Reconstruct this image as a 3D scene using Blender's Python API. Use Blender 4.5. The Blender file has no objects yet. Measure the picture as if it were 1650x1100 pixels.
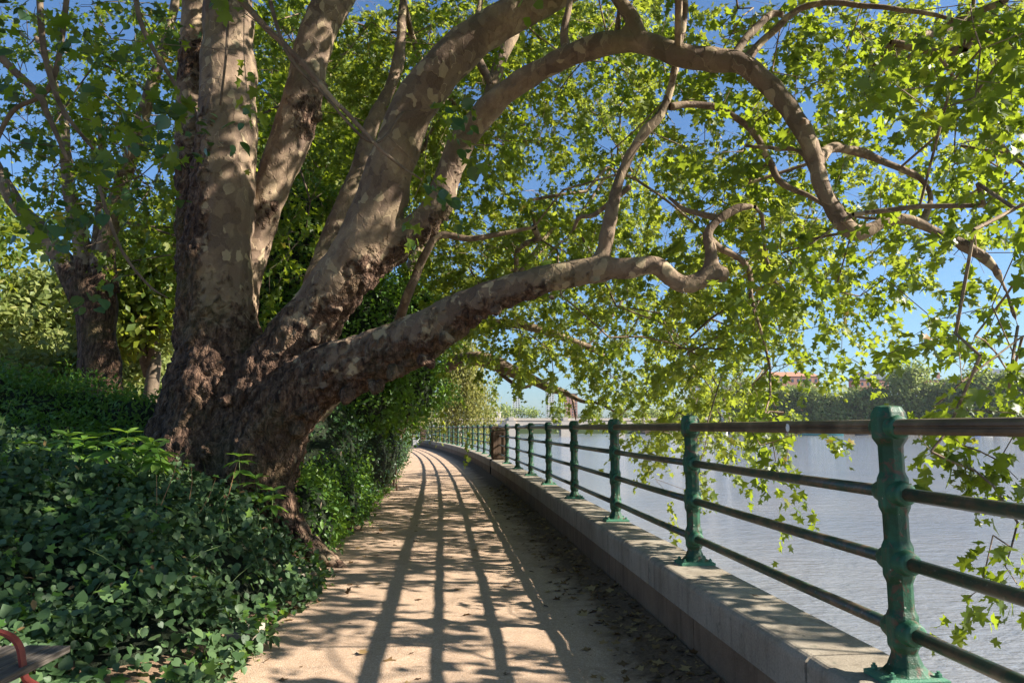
import bpy, bmesh, math, random
import numpy as np
from mathutils import Vector, Matrix, noise as mn

random.seed(7)
rng = np.random.default_rng(7)
scene = bpy.context.scene
COL = scene.collection
R = math.radians

# ------------------------------------------------------------------ camera
CAMZ, PITCH, FPX = 1.5, R(7.15), 1100.0
cam_data = bpy.data.cameras.new('camera')
cam_data.sensor_width = 36.0
cam_data.lens = 24.0
cam_data.clip_start = 0.05
cam_data.clip_end = 6000
cam = bpy.data.objects.new('camera', cam_data)
COL.objects.link(cam)
cam.location = (0, 0, CAMZ)
cam.rotation_euler = (R(90) + PITCH, 0, 0)
scene.camera = cam

# ------------------------------------------------------------------ light
SUN_EL, SUN_AZ = 32.2, -10.0          # azimuth measured from +X towards +Y
world = bpy.data.worlds.new("World")
scene.world = world
world.use_nodes = True
wn = world.node_tree.nodes
wl = world.node_tree.links
wn.clear()
sky = wn.new('ShaderNodeTexSky')
sky.sky_type = 'NISHITA'
sky.sun_disc = False
sky.sun_elevation = R(SUN_EL)
sky.sun_rotation = R(90 - SUN_AZ)
sky.air_density = 1.0
sky.dust_density = 1.1
sky.ozone_density = 4.0
bg = wn.new('ShaderNodeBackground')
bg.inputs['Strength'].default_value = 0.06
wo = wn.new('ShaderNodeOutputWorld')
tint = wn.new('ShaderNodeMix'); tint.data_type = 'RGBA'; tint.blend_type = 'MULTIPLY'
tint.inputs[0].default_value = 1.0
tint.inputs[7].default_value = (0.80, 0.97, 1.10, 1)
wl.new(sky.outputs[0], tint.inputs[6])
wl.new(tint.outputs[2], bg.inputs[0])
wl.new(bg.outputs[0], wo.inputs[0])

sd = bpy.data.lights.new('sun', 'SUN')
sd.energy = 5.0
sd.angle = R(0.53)
sd.color = (1.0, 0.93, 0.82)
sun = bpy.data.objects.new('sun', sd)
COL.objects.link(sun)
sv = Vector((math.cos(R(SUN_EL)) * math.cos(R(SUN_AZ)), math.cos(R(SUN_EL)) * math.sin(R(SUN_AZ)), math.sin(R(SUN_EL))))
sun.rotation_euler = sv.to_track_quat('Z', 'Y').to_euler()
sun.location = (20, -5, 20)

scene.view_settings.view_transform = 'Standard'
scene.view_settings.look = 'None'
scene.view_settings.gamma = 1
scene.view_settings.use_curve_mapping = False
scene.view_settings.exposure = 1.55
cy = scene.cycles
cy.max_bounces = 7
cy.diffuse_bounces = 3
cy.glossy_bounces = 2
cy.transmission_bounces = 3
cy.transparent_max_bounces = 4
cy.volume_bounces = 0
cy.sample_clamp_indirect = 6
cy.caustics_reflective = False
cy.caustics_refractive = False
cy.use_denoising = True
try:
    cy.denoiser = 'OPENIMAGEDENOISE'
    cy.denoising_input_passes = 'RGB_ALBEDO_NORMAL'
except Exception:
    pass

# ------------------------------------------------------------------ helpers
CP, SP = math.cos(PITCH), math.sin(PITCH)


def ray(px, py):
    a = (px - 825.0) / FPX
    b = (550.0 - py) / FPX
    return np.array([a, CP - b * SP, SP + b * CP])


def at(px, py, Y):
    """world point seen at photo pixel (px, py) at distance Y along the path"""
    d = ray(px, py)
    return np.array([0, 0, CAMZ]) + d * (Y / d[1])


def atz(px, py, z):
    d = ray(px, py)
    return np.array([0, 0, CAMZ]) + d * ((z - CAMZ) / d[2])


def pxm(Y):
    return Y / FPX


def project(P):
    P = np.asarray(P, float)
    x, y, z = P[..., 0], P[..., 1], P[..., 2] - CAMZ
    zc = y * CP + z * SP
    yc = -y * SP + z * CP
    zc = np.where(zc > 0.05, zc, 1e9)
    return 825 + FPX * x / zc, 550 - FPX * yc / zc, zc


def tag(o, label=None, cat=None, group=None, kind=None):
    if label: o['label'] = label
    if cat: o['category'] = cat
    if group: o['group'] = group
    if kind: o['kind'] = kind
    return o


def empty(name, loc, label, cat, group=None):
    o = bpy.data.objects.new(name, None)
    o.empty_display_size = 0.2
    o.location = loc
    COL.objects.link(o)
    return tag(o, label, cat, group)


def link(name, me, parent=None, mat=None, local=False):
    o = bpy.data.objects.new(name, me)
    COL.objects.link(o)
    if mat is not None and me is not None and not me.materials:
        me.materials.append(mat)
    if parent is not None:
        o.parent = parent
        if not local:
            # vertices were given in world space
            p = Vector((0, 0, 0))
            q = parent
            while q is not None:
                p += Vector(q.location)
                q = q.parent
            o.location = -p
    return o


def np_mesh(name, V, F, smooth=False, attr=None):
    """V (n,3) array, F (m,k) array of equal sized faces"""
    V = np.asarray(V, np.float32)
    F = np.asarray(F, np.int32)
    m, k = F.shape
    me = bpy.data.meshes.new(name)
    me.vertices.add(len(V))
    me.vertices.foreach_set('co', V.ravel())
    me.loops.add(m * k)
    me.loops.foreach_set('vertex_index', F.ravel())
    me.polygons.add(m)
    me.polygons.foreach_set('loop_start', np.arange(0, m * k, k, dtype=np.int32))
    if smooth:
        me.polygons.foreach_set('use_smooth', np.ones(m, dtype=bool))
    me.update(calc_edges=True)
    if attr is not None:
        for an, av in attr.items():
            a = me.attributes.new(an, 'FLOAT', 'POINT')
            a.data.foreach_set('value', np.asarray(av, np.float32))
    return me


class MB:
    """collects quads / tris of simple solids into one mesh"""
    def __init__(s):
        s.v = []; s.f = []

    def add(s, vs, fs):
        n = len(s.v)
        s.v.extend([tuple(map(float, p)) for p in vs])
        s.f.extend([tuple(i + n for i in f) for f in fs])

    def box(s, c, size, rz=0.0):
        cx, cy_, cz = c
        hx, hy, hz = [q / 2 for q in size]
        co, si = math.cos(rz), math.sin(rz)
        vs = []
        for z in (-hz, hz):
            for x, y in ((-hx, -hy), (hx, -hy), (hx, hy), (-hx, hy)):
                vs.append((cx + x * co - y * si, cy_ + x * si + y * co, cz + z))
        s.add(vs, [(3, 2, 1, 0), (4, 5, 6, 7), (0, 1, 5, 4), (1, 2, 6, 5), (2, 3, 7, 6), (3, 0, 4, 7)])

    def loft(s, rings, cap=True, closed=False):
        n = len(rings[0])
        vs = [p for r in rings for p in r]
        fs = []
        m = len(rings)
        for i in range(m - 1 if not closed else m):
            a, b = i * n, ((i + 1) % m) * n
            for j in range(n):
                k = (j + 1) % n
                fs.append((a + j, a + k, b + k, b + j))
        if cap and not closed:
            fs.append(tuple(range(n - 1, -1, -1)))
            fs.append(tuple(range((m - 1) * n, m * n)))
        s.add(vs, fs)

    def tube(s, pts, rad, k=8, cap=True, up=(0, 0, 1)):
        pts = [np.array(p, float) for p in pts]
        if not hasattr(rad, '__len__'): rad = [rad] * len(pts)
        rings = []
        prev = None
        for i, p in enumerate(pts):
            t = pts[min(i + 1, len(pts) - 1)] - pts[max(i - 1, 0)]
            t = t / (np.linalg.norm(t) + 1e-9)
            if prev is None:
                u = np.array(up, float)
                if abs(t @ u) > 0.95: u = np.array((1.0, 0, 0))
            else:
                u = prev
            a = u - t * (u @ t)
            a /= np.linalg.norm(a) + 1e-9
            prev = a
            b = np.cross(t, a)
            rings.append([p + rad[i] * (math.cos(2 * math.pi * j / k) * a + math.sin(2 * math.pi * j / k) * b) for j in range(k)])
        s.loft(rings, cap)

    def mesh(s, name, smooth=False):
        me = bpy.data.meshes.new(name)
        me.from_pydata(s.v, [], s.f)
        me.update()
        if smooth:
            me.polygons.foreach_set('use_smooth', [True] * len(me.polygons))
        return me

    def build(s, name, mat, parent=None, smooth=False, bevel=0.0, local=False, auto=None):
        me = s.mesh(name, smooth)
        if bevel or auto:
            bm = bmesh.new(); bm.from_mesh(me)
            bmesh.ops.recalc_face_normals(bm, faces=bm.faces)
            if bevel:
                bmesh.ops.bevel(bm, geom=[e for e in bm.edges if e.calc_face_angle(0) > 0.5], offset=bevel, segments=2, profile=0.6, affect='EDGES')
            bm.to_mesh(me); bm.free()
        me.materials.append(mat)
        return link(name, me, parent, None, local)


def catmull(pts, sub):
    pts = [np.array(p, float) for p in pts]
    P = [2 * pts[0] - pts[1]] + pts + [2 * pts[-1] - pts[-2]]
    out = []
    for i in range(1, len(P) - 2):
        p0, p1, p2, p3 = P[i - 1], P[i], P[i + 1], P[i + 2]
        for j in range(sub):
            t = j / sub
            out.append(0.5 * ((2 * p1) + (-p0 + p2) * t + (2 * p0 - 5 * p1 + 4 * p2 - p3) * t * t + (-p0 + 3 * p1 - 3 * p2 + p3) * t ** 3))
    out.append(pts[-1])
    return out


def sm(x, a=0.0, b=1.0):
    t = np.clip((np.asarray(x, float) - a) / (b - a), 0, 1)
    return t * t * (3 - 2 * t)


# ------------------------------------------------------------------ materials
def nmat(name):
    m = bpy.data.materials.new(name)
    m.use_nodes = True
    nt = m.node_tree
    nt.nodes.clear()
    out = nt.nodes.new('ShaderNodeOutputMaterial')
    return m, nt, out


def N(nt, typ, **kw):
    n = nt.nodes.new(typ)
    for k, v in kw.items():
        if k in ('i',):
            for kk, vv in v.items():
                n.inputs[kk].default_value = vv
        else:
            setattr(n, k, v)
    return n


def ramp(nt, src, stops, interp='LINEAR'):
    r = nt.nodes.new('ShaderNodeValToRGB')
    r.color_ramp.interpolation = interp
    el = r.color_ramp.elements
    while len(el) > 1: el.remove(el[-1])
    el[0].position = stops[0][0]; el[0].color = (*stops[0][1], 1) if len(stops[0][1]) == 3 else stops[0][1]
    for p, c in stops[1:]:
        e = el.new(p); e.color = (*c, 1)
    nt.links.new(src, r.inputs[0])
    return r.outputs[0]


def objcoord(nt, scale=(1, 1, 1), which='Object'):
    tc = nt.nodes.new('ShaderNodeTexCoord')
    mp = nt.nodes.new('ShaderNodeMapping')
    mp.inputs['Scale'].default_value = scale
    nt.links.new(tc.outputs[which], mp.inputs[0])
    return mp.outputs[0]


def noise_n(nt, vec, scale, detail=4, rough=0.55, dist=0.0):
    n = nt.nodes.new('ShaderNodeTexNoise')
    n.inputs['Scale'].default_value = scale
    n.inputs['Detail'].default_value = detail
    n.inputs['Roughness'].default_value = rough
    n.inputs['Distortion'].default_value = dist
    nt.links.new(vec, n.inputs['Vector'])
    return n.outputs['Fac']


def mixc(nt, fac, a, b, mode='MIX'):
    m = nt.nodes.new('ShaderNodeMix')
    m.data_type = 'RGBA'
    m.blend_type = mode
    if isinstance(fac, float): m.inputs[0].default_value = fac
    else: nt.links.new(fac, m.inputs[0])
    for i, c in ((6, a), (7, b)):
        if isinstance(c, tuple): m.inputs[i].default_value = (*c, 1)
        else: nt.links.new(c, m.inputs[i])
    return m.outputs[2]


def math_n(nt, op, a, b=None, c=None, clamp=False):
    m = nt.nodes.new('ShaderNodeMath')
    m.operation = op
    m.use_clamp = clamp
    for i, v in enumerate((a, b, c)):
        if v is None: continue
        if isinstance(v, (int, float)): m.inputs[i].default_value = v
        else: nt.links.new(v, m.inputs[i])
    return m.outputs[0]


def bump(nt, h, strength=0.5, dist=0.02, normal=None):
    b = nt.nodes.new('ShaderNodeBump')
    b.inputs['Strength'].default_value = strength
    b.inputs['Distance'].default_value = dist
    nt.links.new(h, b.inputs['Height'])
    if normal is not None: nt.links.new(normal, b.inputs['Normal'])
    return b.outputs[0]


def pbsdf(nt, out, color, rough=0.8, normal=None, metal=0.0, spec=0.5):
    p = nt.nodes.new('ShaderNodeBsdfPrincipled')
    if isinstance(color, tuple): p.inputs['Base Color'].default_value = (*color, 1)
    else: nt.links.new(color, p.inputs['Base Color'])
    if isinstance(rough, (int, float)): p.inputs['Roughness'].default_value = rough
    else: nt.links.new(rough, p.inputs['Roughness'])
    p.inputs['Metallic'].default_value = metal
    p.inputs['Specular IOR Level'].default_value = spec
    if normal is not None: nt.links.new(normal, p.inputs['Normal'])
    nt.links.new(p.outputs[0], out.inputs['Surface'])
    return p


def leaf_mat(name, stops, trans=0.42, tcol=(0.30, 0.42, 0.03), rough=0.45, spec=0.35, boost=1.0):
    m, nt, out = nmat(name)
    a = N(nt, 'ShaderNodeAttribute', attribute_name='rnd')
    col = ramp(nt, a.outputs['Fac'], stops)
    d = nt.nodes.new('ShaderNodeBsdfPrincipled')
    nt.links.new(col, d.inputs['Base Color'])
    d.inputs['Roughness'].default_value = rough
    d.inputs['Specular IOR Level'].default_value = spec
    t = nt.nodes.new('ShaderNodeBsdfTranslucent')
    tc = mixc(nt, 0.72, col, tcol)
    nt.links.new(tc, t.inputs[0])
    ms = nt.nodes.new('ShaderNodeMixShader')
    ms.inputs[0].default_value = trans
    nt.links.new(d.outputs[0], ms.inputs[1])
    nt.links.new(t.outputs[0], ms.inputs[2])
    nt.links.new(ms.outputs[0], out.inputs['Surface'])
    return m


M = {}
M['plane_leaf'] = leaf_mat('plane leaf', [(0.0, (0.035, 0.065, 0.012)), (0.45, (0.058, 0.105, 0.016)), (0.78, (0.12, 0.155, 0.02)), (0.90, (0.26, 0.21, 0.03)), (0.97, (0.28, 0.13, 0.04))],
                           trans=0.5, tcol=(0.40, 0.50, 0.025), rough=0.42)
M['shade_leaf'] = leaf_mat('shaded oval leaf', [(0.0, (0.018, 0.05, 0.022)), (0.6, (0.035, 0.085, 0.032)), (1.0, (0.08, 0.14, 0.03))], trans=0.25, tcol=(0.2, 0.34, 0.03), rough=0.35, spec=0.5)  # oval kind; its darker tone puts the upper-left shade into the colour
M['far_leaf'] = leaf_mat('far plane leaf', [(0.0, (0.045, 0.085, 0.016)), (0.45, (0.095, 0.145, 0.022)), (0.8, (0.19, 0.205, 0.03)), (1.0, (0.30, 0.21, 0.05))],
                         trans=0.5, tcol=(0.47, 0.53, 0.045), rough=0.5)
M['willow_leaf'] = leaf_mat('pale drooping leaf', [(0.0, (0.13, 0.16, 0.04)), (0.6, (0.22, 0.22, 0.06)), (1.0, (0.30, 0.26, 0.10))], trans=0.45, tcol=(0.5, 0.48, 0.12))
M['ivy_leaf'] = leaf_mat('ivy leaf', [(0.0, (0.028, 0.060, 0.022)), (0.5, (0.06, 0.11, 0.042)), (0.85, (0.105, 0.16, 0.065)), (0.97, (0.16, 0.20, 0.04))],
                         trans=0.2, tcol=(0.16, 0.28, 0.03), rough=0.5, spec=0.3)
M['bush_leaf'] = leaf_mat('bush leaf', [(0.0, (0.04, 0.10, 0.018)), (0.5, (0.08, 0.17, 0.03)), (1.0, (0.16, 0.26, 0.05))], trans=0.42, tcol=(0.32, 0.52, 0.04), rough=0.4)
M['box_leaf'] = leaf_mat('dark hedge leaf', [(0.0, (0.03, 0.075, 0.028)), (0.6, (0.06, 0.13, 0.048)), (1.0, (0.12, 0.20, 0.06))], trans=0.3, tcol=(0.18, 0.32, 0.05), rough=0.35, spec=0.5)
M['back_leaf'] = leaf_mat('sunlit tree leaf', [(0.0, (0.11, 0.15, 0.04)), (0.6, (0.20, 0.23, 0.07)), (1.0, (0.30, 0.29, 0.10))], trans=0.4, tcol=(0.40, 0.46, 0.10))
M['bank_leaf'] = leaf_mat('far bank leaf', [(0.0, (0.085, 0.13, 0.03)), (0.6, (0.23, 0.29, 0.07)), (1.0, (0.34, 0.36, 0.09))], trans=0.35, tcol=(0.36, 0.42, 0.08))
M['dry_leaf'] = leaf_mat('dry leaf', [(0.0, (0.08, 0.045, 0.02)), (0.5, (0.17, 0.10, 0.04)), (1.0, (0.32, 0.22, 0.09))], trans=0.1, tcol=(0.3, 0.15, 0.04), rough=0.8)


def make_bark():
    m, nt, out = nmat('plane bark')
    v = objcoord(nt)
    rough = N(nt, 'ShaderNodeAttribute', attribute_name='rough').outputs['Fac']
    # flaking patches of three tones
    n1 = noise_n(nt, v, 9.0, 2, 0.5, 0.5)
    wv = N(nt, 'ShaderNodeVectorMath', operation='MULTIPLY_ADD')
    nn = nt.nodes.new('ShaderNodeTexNoise'); nn.inputs['Scale'].default_value = 8; nt.links.new(v, nn.inputs['Vector'])
    nt.links.new(nn.outputs['Color'], wv.inputs[0]); wv.inputs[1].default_value = (0.12, 0.12, 0.12)
    mp2 = N(nt, 'ShaderNodeMapping'); mp2.inputs['Scale'].default_value = (1, 1, 0.62)
    nt.links.new(v, mp2.inputs[0]); nt.links.new(mp2.outputs[0], wv.inputs[2])
    vo = N(nt, 'ShaderNodeTexVoronoi', feature='SMOOTH_F1'); vo.inputs['Scale'].default_value = 11
    vo.inputs['Smoothness'].default_value = 0.25
    nt.links.new(wv.outputs[0], vo.inputs['Vector'])
    vc = N(nt, 'ShaderNodeSeparateColor'); nt.links.new(vo.outputs['Color'], vc.inputs[0])
    tone = ramp(nt, vc.outputs[0], [(0.0, (0.085, 0.052, 0.037)), (0.32, (0.15, 0.098, 0.068)), (0.55, (0.20, 0.138, 0.09)), (0.74, (0.42, 0.33, 0.20)), (0.87, (0.17, 0.115, 0.08))], 'CONSTANT')
    vo2 = N(nt, 'ShaderNodeTexVoronoi', feature='SMOOTH_F1'); vo2.inputs['Scale'].default_value = 4.3
    vo2.inputs['Smoothness'].default_value = 0.3
    nt.links.new(wv.outputs[0], vo2.inputs['Vector'])
    vc2 = N(nt, 'ShaderNodeSeparateColor'); nt.links.new(vo2.outputs['Color'], vc2.inputs[0])
    tone2 = ramp(nt, vc2.outputs[1], [(0.0, (0.15, 0.10, 0.07)), (0.45, (0.32, 0.235, 0.15)), (0.7, (0.20, 0.14, 0.095))], 'CONSTANT')
    tone = mixc(nt, 0.22, tone, tone2)
    sn_ = noise_n(nt, v, 5.0, 5, 0.65, 0.6)
    smooth = ramp(nt, sn_, [(0.3, (0.14, 0.088, 0.058)), (0.5, (0.27, 0.185, 0.12)), (0.72, (0.44, 0.33, 0.20))])
    zn = noise_n(nt, v, 1.15, 2, 0.5)
    tone = mixc(nt, ramp(nt, zn, [(0.50, (0.05, 0.05, 0.05)), (0.62, (0.75, 0.75, 0.75))]), tone, smooth)
    fine = noise_n(nt, v, 60, 4, 0.6)
    tone = mixc(nt, 0.13, tone, ramp(nt, fine, [(0.3, (0.12, 0.09, 0.07)), (0.7, (0.45, 0.36, 0.26))]))
    # rough old bark
    vs = objcoord(nt, (1, 1, 0.45))
    rn = noise_n(nt, vs, 16, 6, 0.65, 0.6)
    old = ramp(nt, rn, [(0.35, (0.018, 0.010, 0.007)), (0.49, (0.085, 0.048, 0.031)), (0.63, (0.20, 0.122, 0.08)), (0.76, (0.36, 0.235, 0.15))])
    vr = N(nt, 'ShaderNodeTexVoronoi', feature='DISTANCE_TO_EDGE'); vr.inputs['Scale'].default_value = 14
    wv2 = N(nt, 'ShaderNodeVectorMath', operation='MULTIPLY_ADD')
    nt.links.new(nn.outputs['Color'], wv2.inputs[0]); wv2.inputs[1].default_value = (0.2, 0.2, 0.2); nt.links.new(vs, wv2.inputs[2])
    nt.links.new(wv2.outputs[0], vr.inputs['Vector'])
    crack = math_n(nt, 'MULTIPLY', vr.outputs['Distance'], 6.0, clamp=True)
    fac = math_n(nt, 'ADD', rough, math_n(nt, 'MULTIPLY', math_n(nt, 'SUBTRACT', n1, 0.5), 1.6))
    fac = math_n(nt, 'MULTIPLY', math_n(nt, 'SUBTRACT', fac, 0.35), 4.0, clamp=True)
    col = mixc(nt, fac, tone, old)
    # green algae tint in places
    gn = noise_n(nt, v, 1.3, 3)
    gf = ramp(nt, gn, [(0.52, (0, 0, 0)), (0.72, (0.45, 0.45, 0.45))])
    col = mixc(nt, gf, col, (0.13, 0.115, 0.045))
    h1 = math_n(nt, 'MULTIPLY', vc.outputs[0], 0.8)
    h2 = math_n(nt, 'ADD', math_n(nt, 'MULTIPLY', crack, 1.0), math_n(nt, 'MULTIPLY', rn, 2.2))
    hm = N(nt, 'ShaderNodeMix'); nt.links.new(fac, hm.inputs[0]); nt.links.new(h1, hm.inputs[2]); nt.links.new(h2, hm.inputs[3])
    h = math_n(nt, 'ADD', hm.outputs[0], math_n(nt, 'MULTIPLY', fine, 0.25))
    pbsdf(nt, out, col, 0.85, bump(nt, h, 0.8, 0.022), spec=0.25)
    return m


M['bark'] = make_bark()


def simple_noise_mat(name, stops, scale=6, detail=5, rough=0.85, bstr=0.3, bdist=0.01, bscale=None, spec=0.3, stretch=(1, 1, 1), metal=0):
    m, nt, out = nmat(name)
    v = objcoord(nt, stretch)
    n = noise_n(nt, v, scale, detail, 0.6)
    c = ramp(nt, n, stops)
    hb = noise_n(nt, v, bscale or scale * 4, 5, 0.6)
    pbsdf(nt, out, c, rough, bump(nt, hb, bstr, bdist), spec=spec, metal=metal)
    return m


M['twig'] = simple_noise_mat('twig bark', [(0.3, (0.07, 0.05, 0.035)), (0.7, (0.19, 0.14, 0.095))], 8)
M['dark_bark'] = simple_noise_mat('dark bark', [(0.3, (0.018, 0.012, 0.009)), (0.7, (0.075, 0.050, 0.034))], 7, bstr=0.8, bdist=0.04, stretch=(1, 1, 0.4))


def make_path_mat():
    # grit in the middle, darker soil and dirt towards the wall and the beds
    m, nt, out = nmat('bound gravel path')
    v = objcoord(nt)
    big = noise_n(nt, v, 0.9, 4, 0.6)
    mid = noise_n(nt, v, 9, 4, 0.6)
    c = ramp(nt, big, [(0.3, (0.40, 0.268, 0.178)), (0.7, (0.50, 0.348, 0.240))])
    vo = N(nt, 'ShaderNodeTexVoronoi'); vo.inputs['Scale'].default_value = 130; nt.links.new(v, vo.inputs['Vector'])
    sp = N(nt, 'ShaderNodeSeparateColor'); nt.links.new(vo.outputs['Color'], sp.inputs[0])
    grain = ramp(nt, sp.outputs[0], [(0.0, (0.20, 0.13, 0.09)), (0.25, (0.42, 0.30, 0.2)), (0.75, (0.55, 0.42, 0.31)), (1.0, (0.74, 0.62, 0.50))])
    c = mixc(nt, 0.42, c, grain)
    c = mixc(nt, math_n(nt, 'MULTIPLY', mid, 0.35), c, (0.27, 0.18, 0.12))
    h = math_n(nt, 'ADD', math_n(nt, 'MULTIPLY', sp.outputs[1], 0.5), math_n(nt, 'MULTIPLY', mid, 1.6))
    h = math_n(nt, 'SUBTRACT', h, math_n(nt, 'MULTIPLY', vo.outputs['Distance'], 0.6))
    at_ = N(nt, 'ShaderNodeAttribute', attribute_name='dirt').outputs['Fac']
    dn = noise_n(nt, v, 2.6, 6, 0.7, 0.5)
    df = math_n(nt, 'MULTIPLY', math_n(nt, 'SUBTRACT', math_n(nt, 'ADD', at_, math_n(nt, 'MULTIPLY', math_n(nt, 'SUBTRACT', dn, 0.5), 1.1)), 0.35), 2.2, clamp=True)
    sn_ = noise_n(nt, v, 40, 5, 0.7)
    soil = ramp(nt, sn_, [(0.3, (0.055, 0.033, 0.02)), (0.7, (0.21, 0.14, 0.09))])
    c = mixc(nt, df, c, soil)
    pbsdf(nt, out, c, 0.9, bump(nt, h, 0.55, 0.008), spec=0.2)
    return m


M['path'] = make_path_mat()


def make_soil_mat():
    m, nt, out = nmat('soil')
    v = objcoord(nt)
    n = noise_n(nt, v, 3.5, 6, 0.65)
    c = ramp(nt, n, [(0.3, (0.10, 0.06, 0.038)), (0.5, (0.20, 0.125, 0.08)), (0.7, (0.33, 0.22, 0.145))])
    g = noise_n(nt, v, 60, 4, 0.7)
    c = mixc(nt, 0.4, c, ramp(nt, g, [(0.3, (0.07, 0.045, 0.03)), (0.7, (0.34, 0.24, 0.16))]))
    pbsdf(nt, out, c, 0.95, bump(nt, math_n(nt, 'ADD', g, math_n(nt, 'MULTIPLY', n, 2.0)), 0.7, 0.012), spec=0.15)
    return m


M['soil'] = make_soil_mat()


def make_stone(name, base, dark, streak=True):
    m, nt, out = nmat(name)
    v = objcoord(nt)
    n = noise_n(nt, v, 2.2, 6, 0.65)
    c = ramp(nt, n, [(0.3, dark), (0.65, base)])
    f = noise_n(nt, v, 90, 4, 0.7)
    c = mixc(nt, 0.3, c, ramp(nt, f, [(0.3, tuple(q * 0.5 for q in dark)), (0.7, tuple(min(1, q * 1.35) for q in base))]))
    if streak:
        vs = objcoord(nt, (9, 9, 0.8))
        s = noise_n(nt, vs, 1.6, 4, 0.6)
        sf = ramp(nt, s, [(0.5, (0, 0, 0)), (0.75, (0.55, 0.55, 0.55))])
        c = mixc(nt, sf, c, tuple(q * 0.45 for q in dark))
    sp = noise_n(nt, v, 14, 2, 0.5)
    c = mixc(nt, ramp(nt, sp, [(0.66, (0, 0, 0)), (0.72, (0.5, 0.5, 0.5))]), c, (0.11, 0.115, 0.085))
    pbsdf(nt, out, c, 0.85, bump(nt, math_n(nt, 'ADD', f, math_n(nt, 'MULTIPLY', n, 1.5)), 0.5, 0.006), spec=0.25)
    return m


M['coping'] = make_stone('coping stone', (0.36, 0.315, 0.25), (0.20, 0.16, 0.115))
M['plinth'] = make_stone('plinth stone', (0.24, 0.165, 0.11), (0.12, 0.078, 0.048))
M['bridge_stone'] = make_stone('bridge stone', (0.62, 0.54, 0.44), (0.46, 0.40, 0.34), False)
M['pier_wood'] = simple_noise_mat('brown painted timber', [(0.3, (0.055, 0.034, 0.022)), (0.7, (0.13, 0.085, 0.055))], 5, stretch=(3, 3, 0.5))


def make_green_iron():
    m, nt, out = nmat('weathered green iron')
    v = objcoord(nt)
    n = noise_n(nt, v, 7, 6, 0.65)
    c = ramp(nt, n, [(0.28, (0.004, 0.022, 0.010)), (0.5, (0.006, 0.052, 0.021)), (0.70, (0.020, 0.115, 0.058))])
    r = noise_n(nt, v, 19, 5, 0.7, 0.8)
    rf = ramp(nt, r, [(0.53, (0, 0, 0)), (0.62, (1, 1, 1))])
    c = mixc(nt, rf, c, (0.085, 0.045, 0.025))
    # paint worn off on the edges
    geo = N(nt, 'ShaderNodeNewGeometry')
    pf = ramp(nt, geo.outputs['Pointiness'], [(0.53, (0, 0, 0)), (0.60, (0.8, 0.8, 0.8))])
    c = mixc(nt, pf, c, (0.07, 0.21, 0.13))
    w = noise_n(nt, v, 55, 2, 0.5)
    c = mixc(nt, ramp(nt, w, [(0.73, (0, 0, 0)), (0.76, (0.8, 0.8, 0.8))]), c, (0.42, 0.44, 0.36))
    h = math_n(nt, 'ADD', math_n(nt, 'MULTIPLY', r, 1.0), noise_n(nt, v, 130, 3, 0.6))
    rr = ramp(nt, n, [(0.3, (0.42, 0.42, 0.42)), (0.7, (0.65, 0.65, 0.65))])
    p = pbsdf(nt, out, c, 0.42, bump(nt, h, 0.5, 0.004), spec=0.38)
    nt.links.new(rr, p.inputs['Roughness'])
    return m


def make_rail_mat():
    m, nt, out = nmat('worn rail paint')
    v = objcoord(nt, (1, 1, 1))
    n = noise_n(nt, v, 11, 6, 0.7, 0.6)
    c = ramp(nt, n, [(0.32, (0.010, 0.045, 0.028)), (0.47, (0.030, 0.050, 0.030)), (0.54, (0.085, 0.060, 0.036)), (0.74, (0.16, 0.12, 0.078))])
    w = noise_n(nt, v, 70, 3, 0.5)
    c = mixc(nt, ramp(nt, w, [(0.66, (0, 0, 0)), (0.70, (0.6, 0.6, 0.6))]), c, (0.30, 0.27, 0.2))
    pbsdf(nt, out, c, 0.38, bump(nt, math_n(nt, 'ADD', n, math_n(nt, 'MULTIPLY', w, 0.4)), 0.3, 0.003), spec=0.6)
    return m


M['iron'] = make_green_iron()
M['rail'] = make_rail_mat()
M['hand'] = simple_noise_mat('worn brown handrail', [(0.3, (0.045, 0.030, 0.018)), (0.55, (0.115, 0.078, 0.046)), (0.75, (0.21, 0.155, 0.10))], 9, rough=0.4, bstr=0.25, bdist=0.003, spec=0.6)


def make_water():
    m, nt, out = nmat('river water')
    tc = nt.nodes.new('ShaderNodeTexCoord')
    mp = nt.nodes.new('ShaderNodeMapping')
    mp.inputs['Rotation'].default_value = (0, 0, R(14))
    mp.inputs['Scale'].default_value = (0.8, 1.7, 1)
    nt.links.new(tc.outputs['Object'], mp.inputs[0])
    a = noise_n(nt, mp.outputs[0], 1.1, 5, 0.62, 0.4)
    b = noise_n(nt, mp.outputs[0], 4.5, 4, 0.6, 0.3)
    h = math_n(nt, 'ADD', math_n(nt, 'MULTIPLY', a, 1.0), math_n(nt, 'MULTIPLY', b, 0.35))
    big = noise_n(nt, mp.outputs[0], 0.12, 3, 0.5)
    col = ramp(nt, big, [(0.35, (0.19, 0.195, 0.205)), (0.7, (0.23, 0.225, 0.22))])
    p = pbsdf(nt, out, col, 0.08, bump(nt, h, 1.0, 0.12), spec=0.6)
    p.inputs['IOR'].default_value = 1.33
    return m


M['water'] = make_water()


def flat(name, col, rough=0.6, spec=0.4, metal=0.0):
    m, nt, out = nmat(name)
    pbsdf(nt, out, col, rough, None, metal, spec)
    return m


def brickish(name, a, b, s=2.0):
    return simple_noise_mat(name, [(0.3, a), (0.7, b)], s, bstr=0.1)


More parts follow.
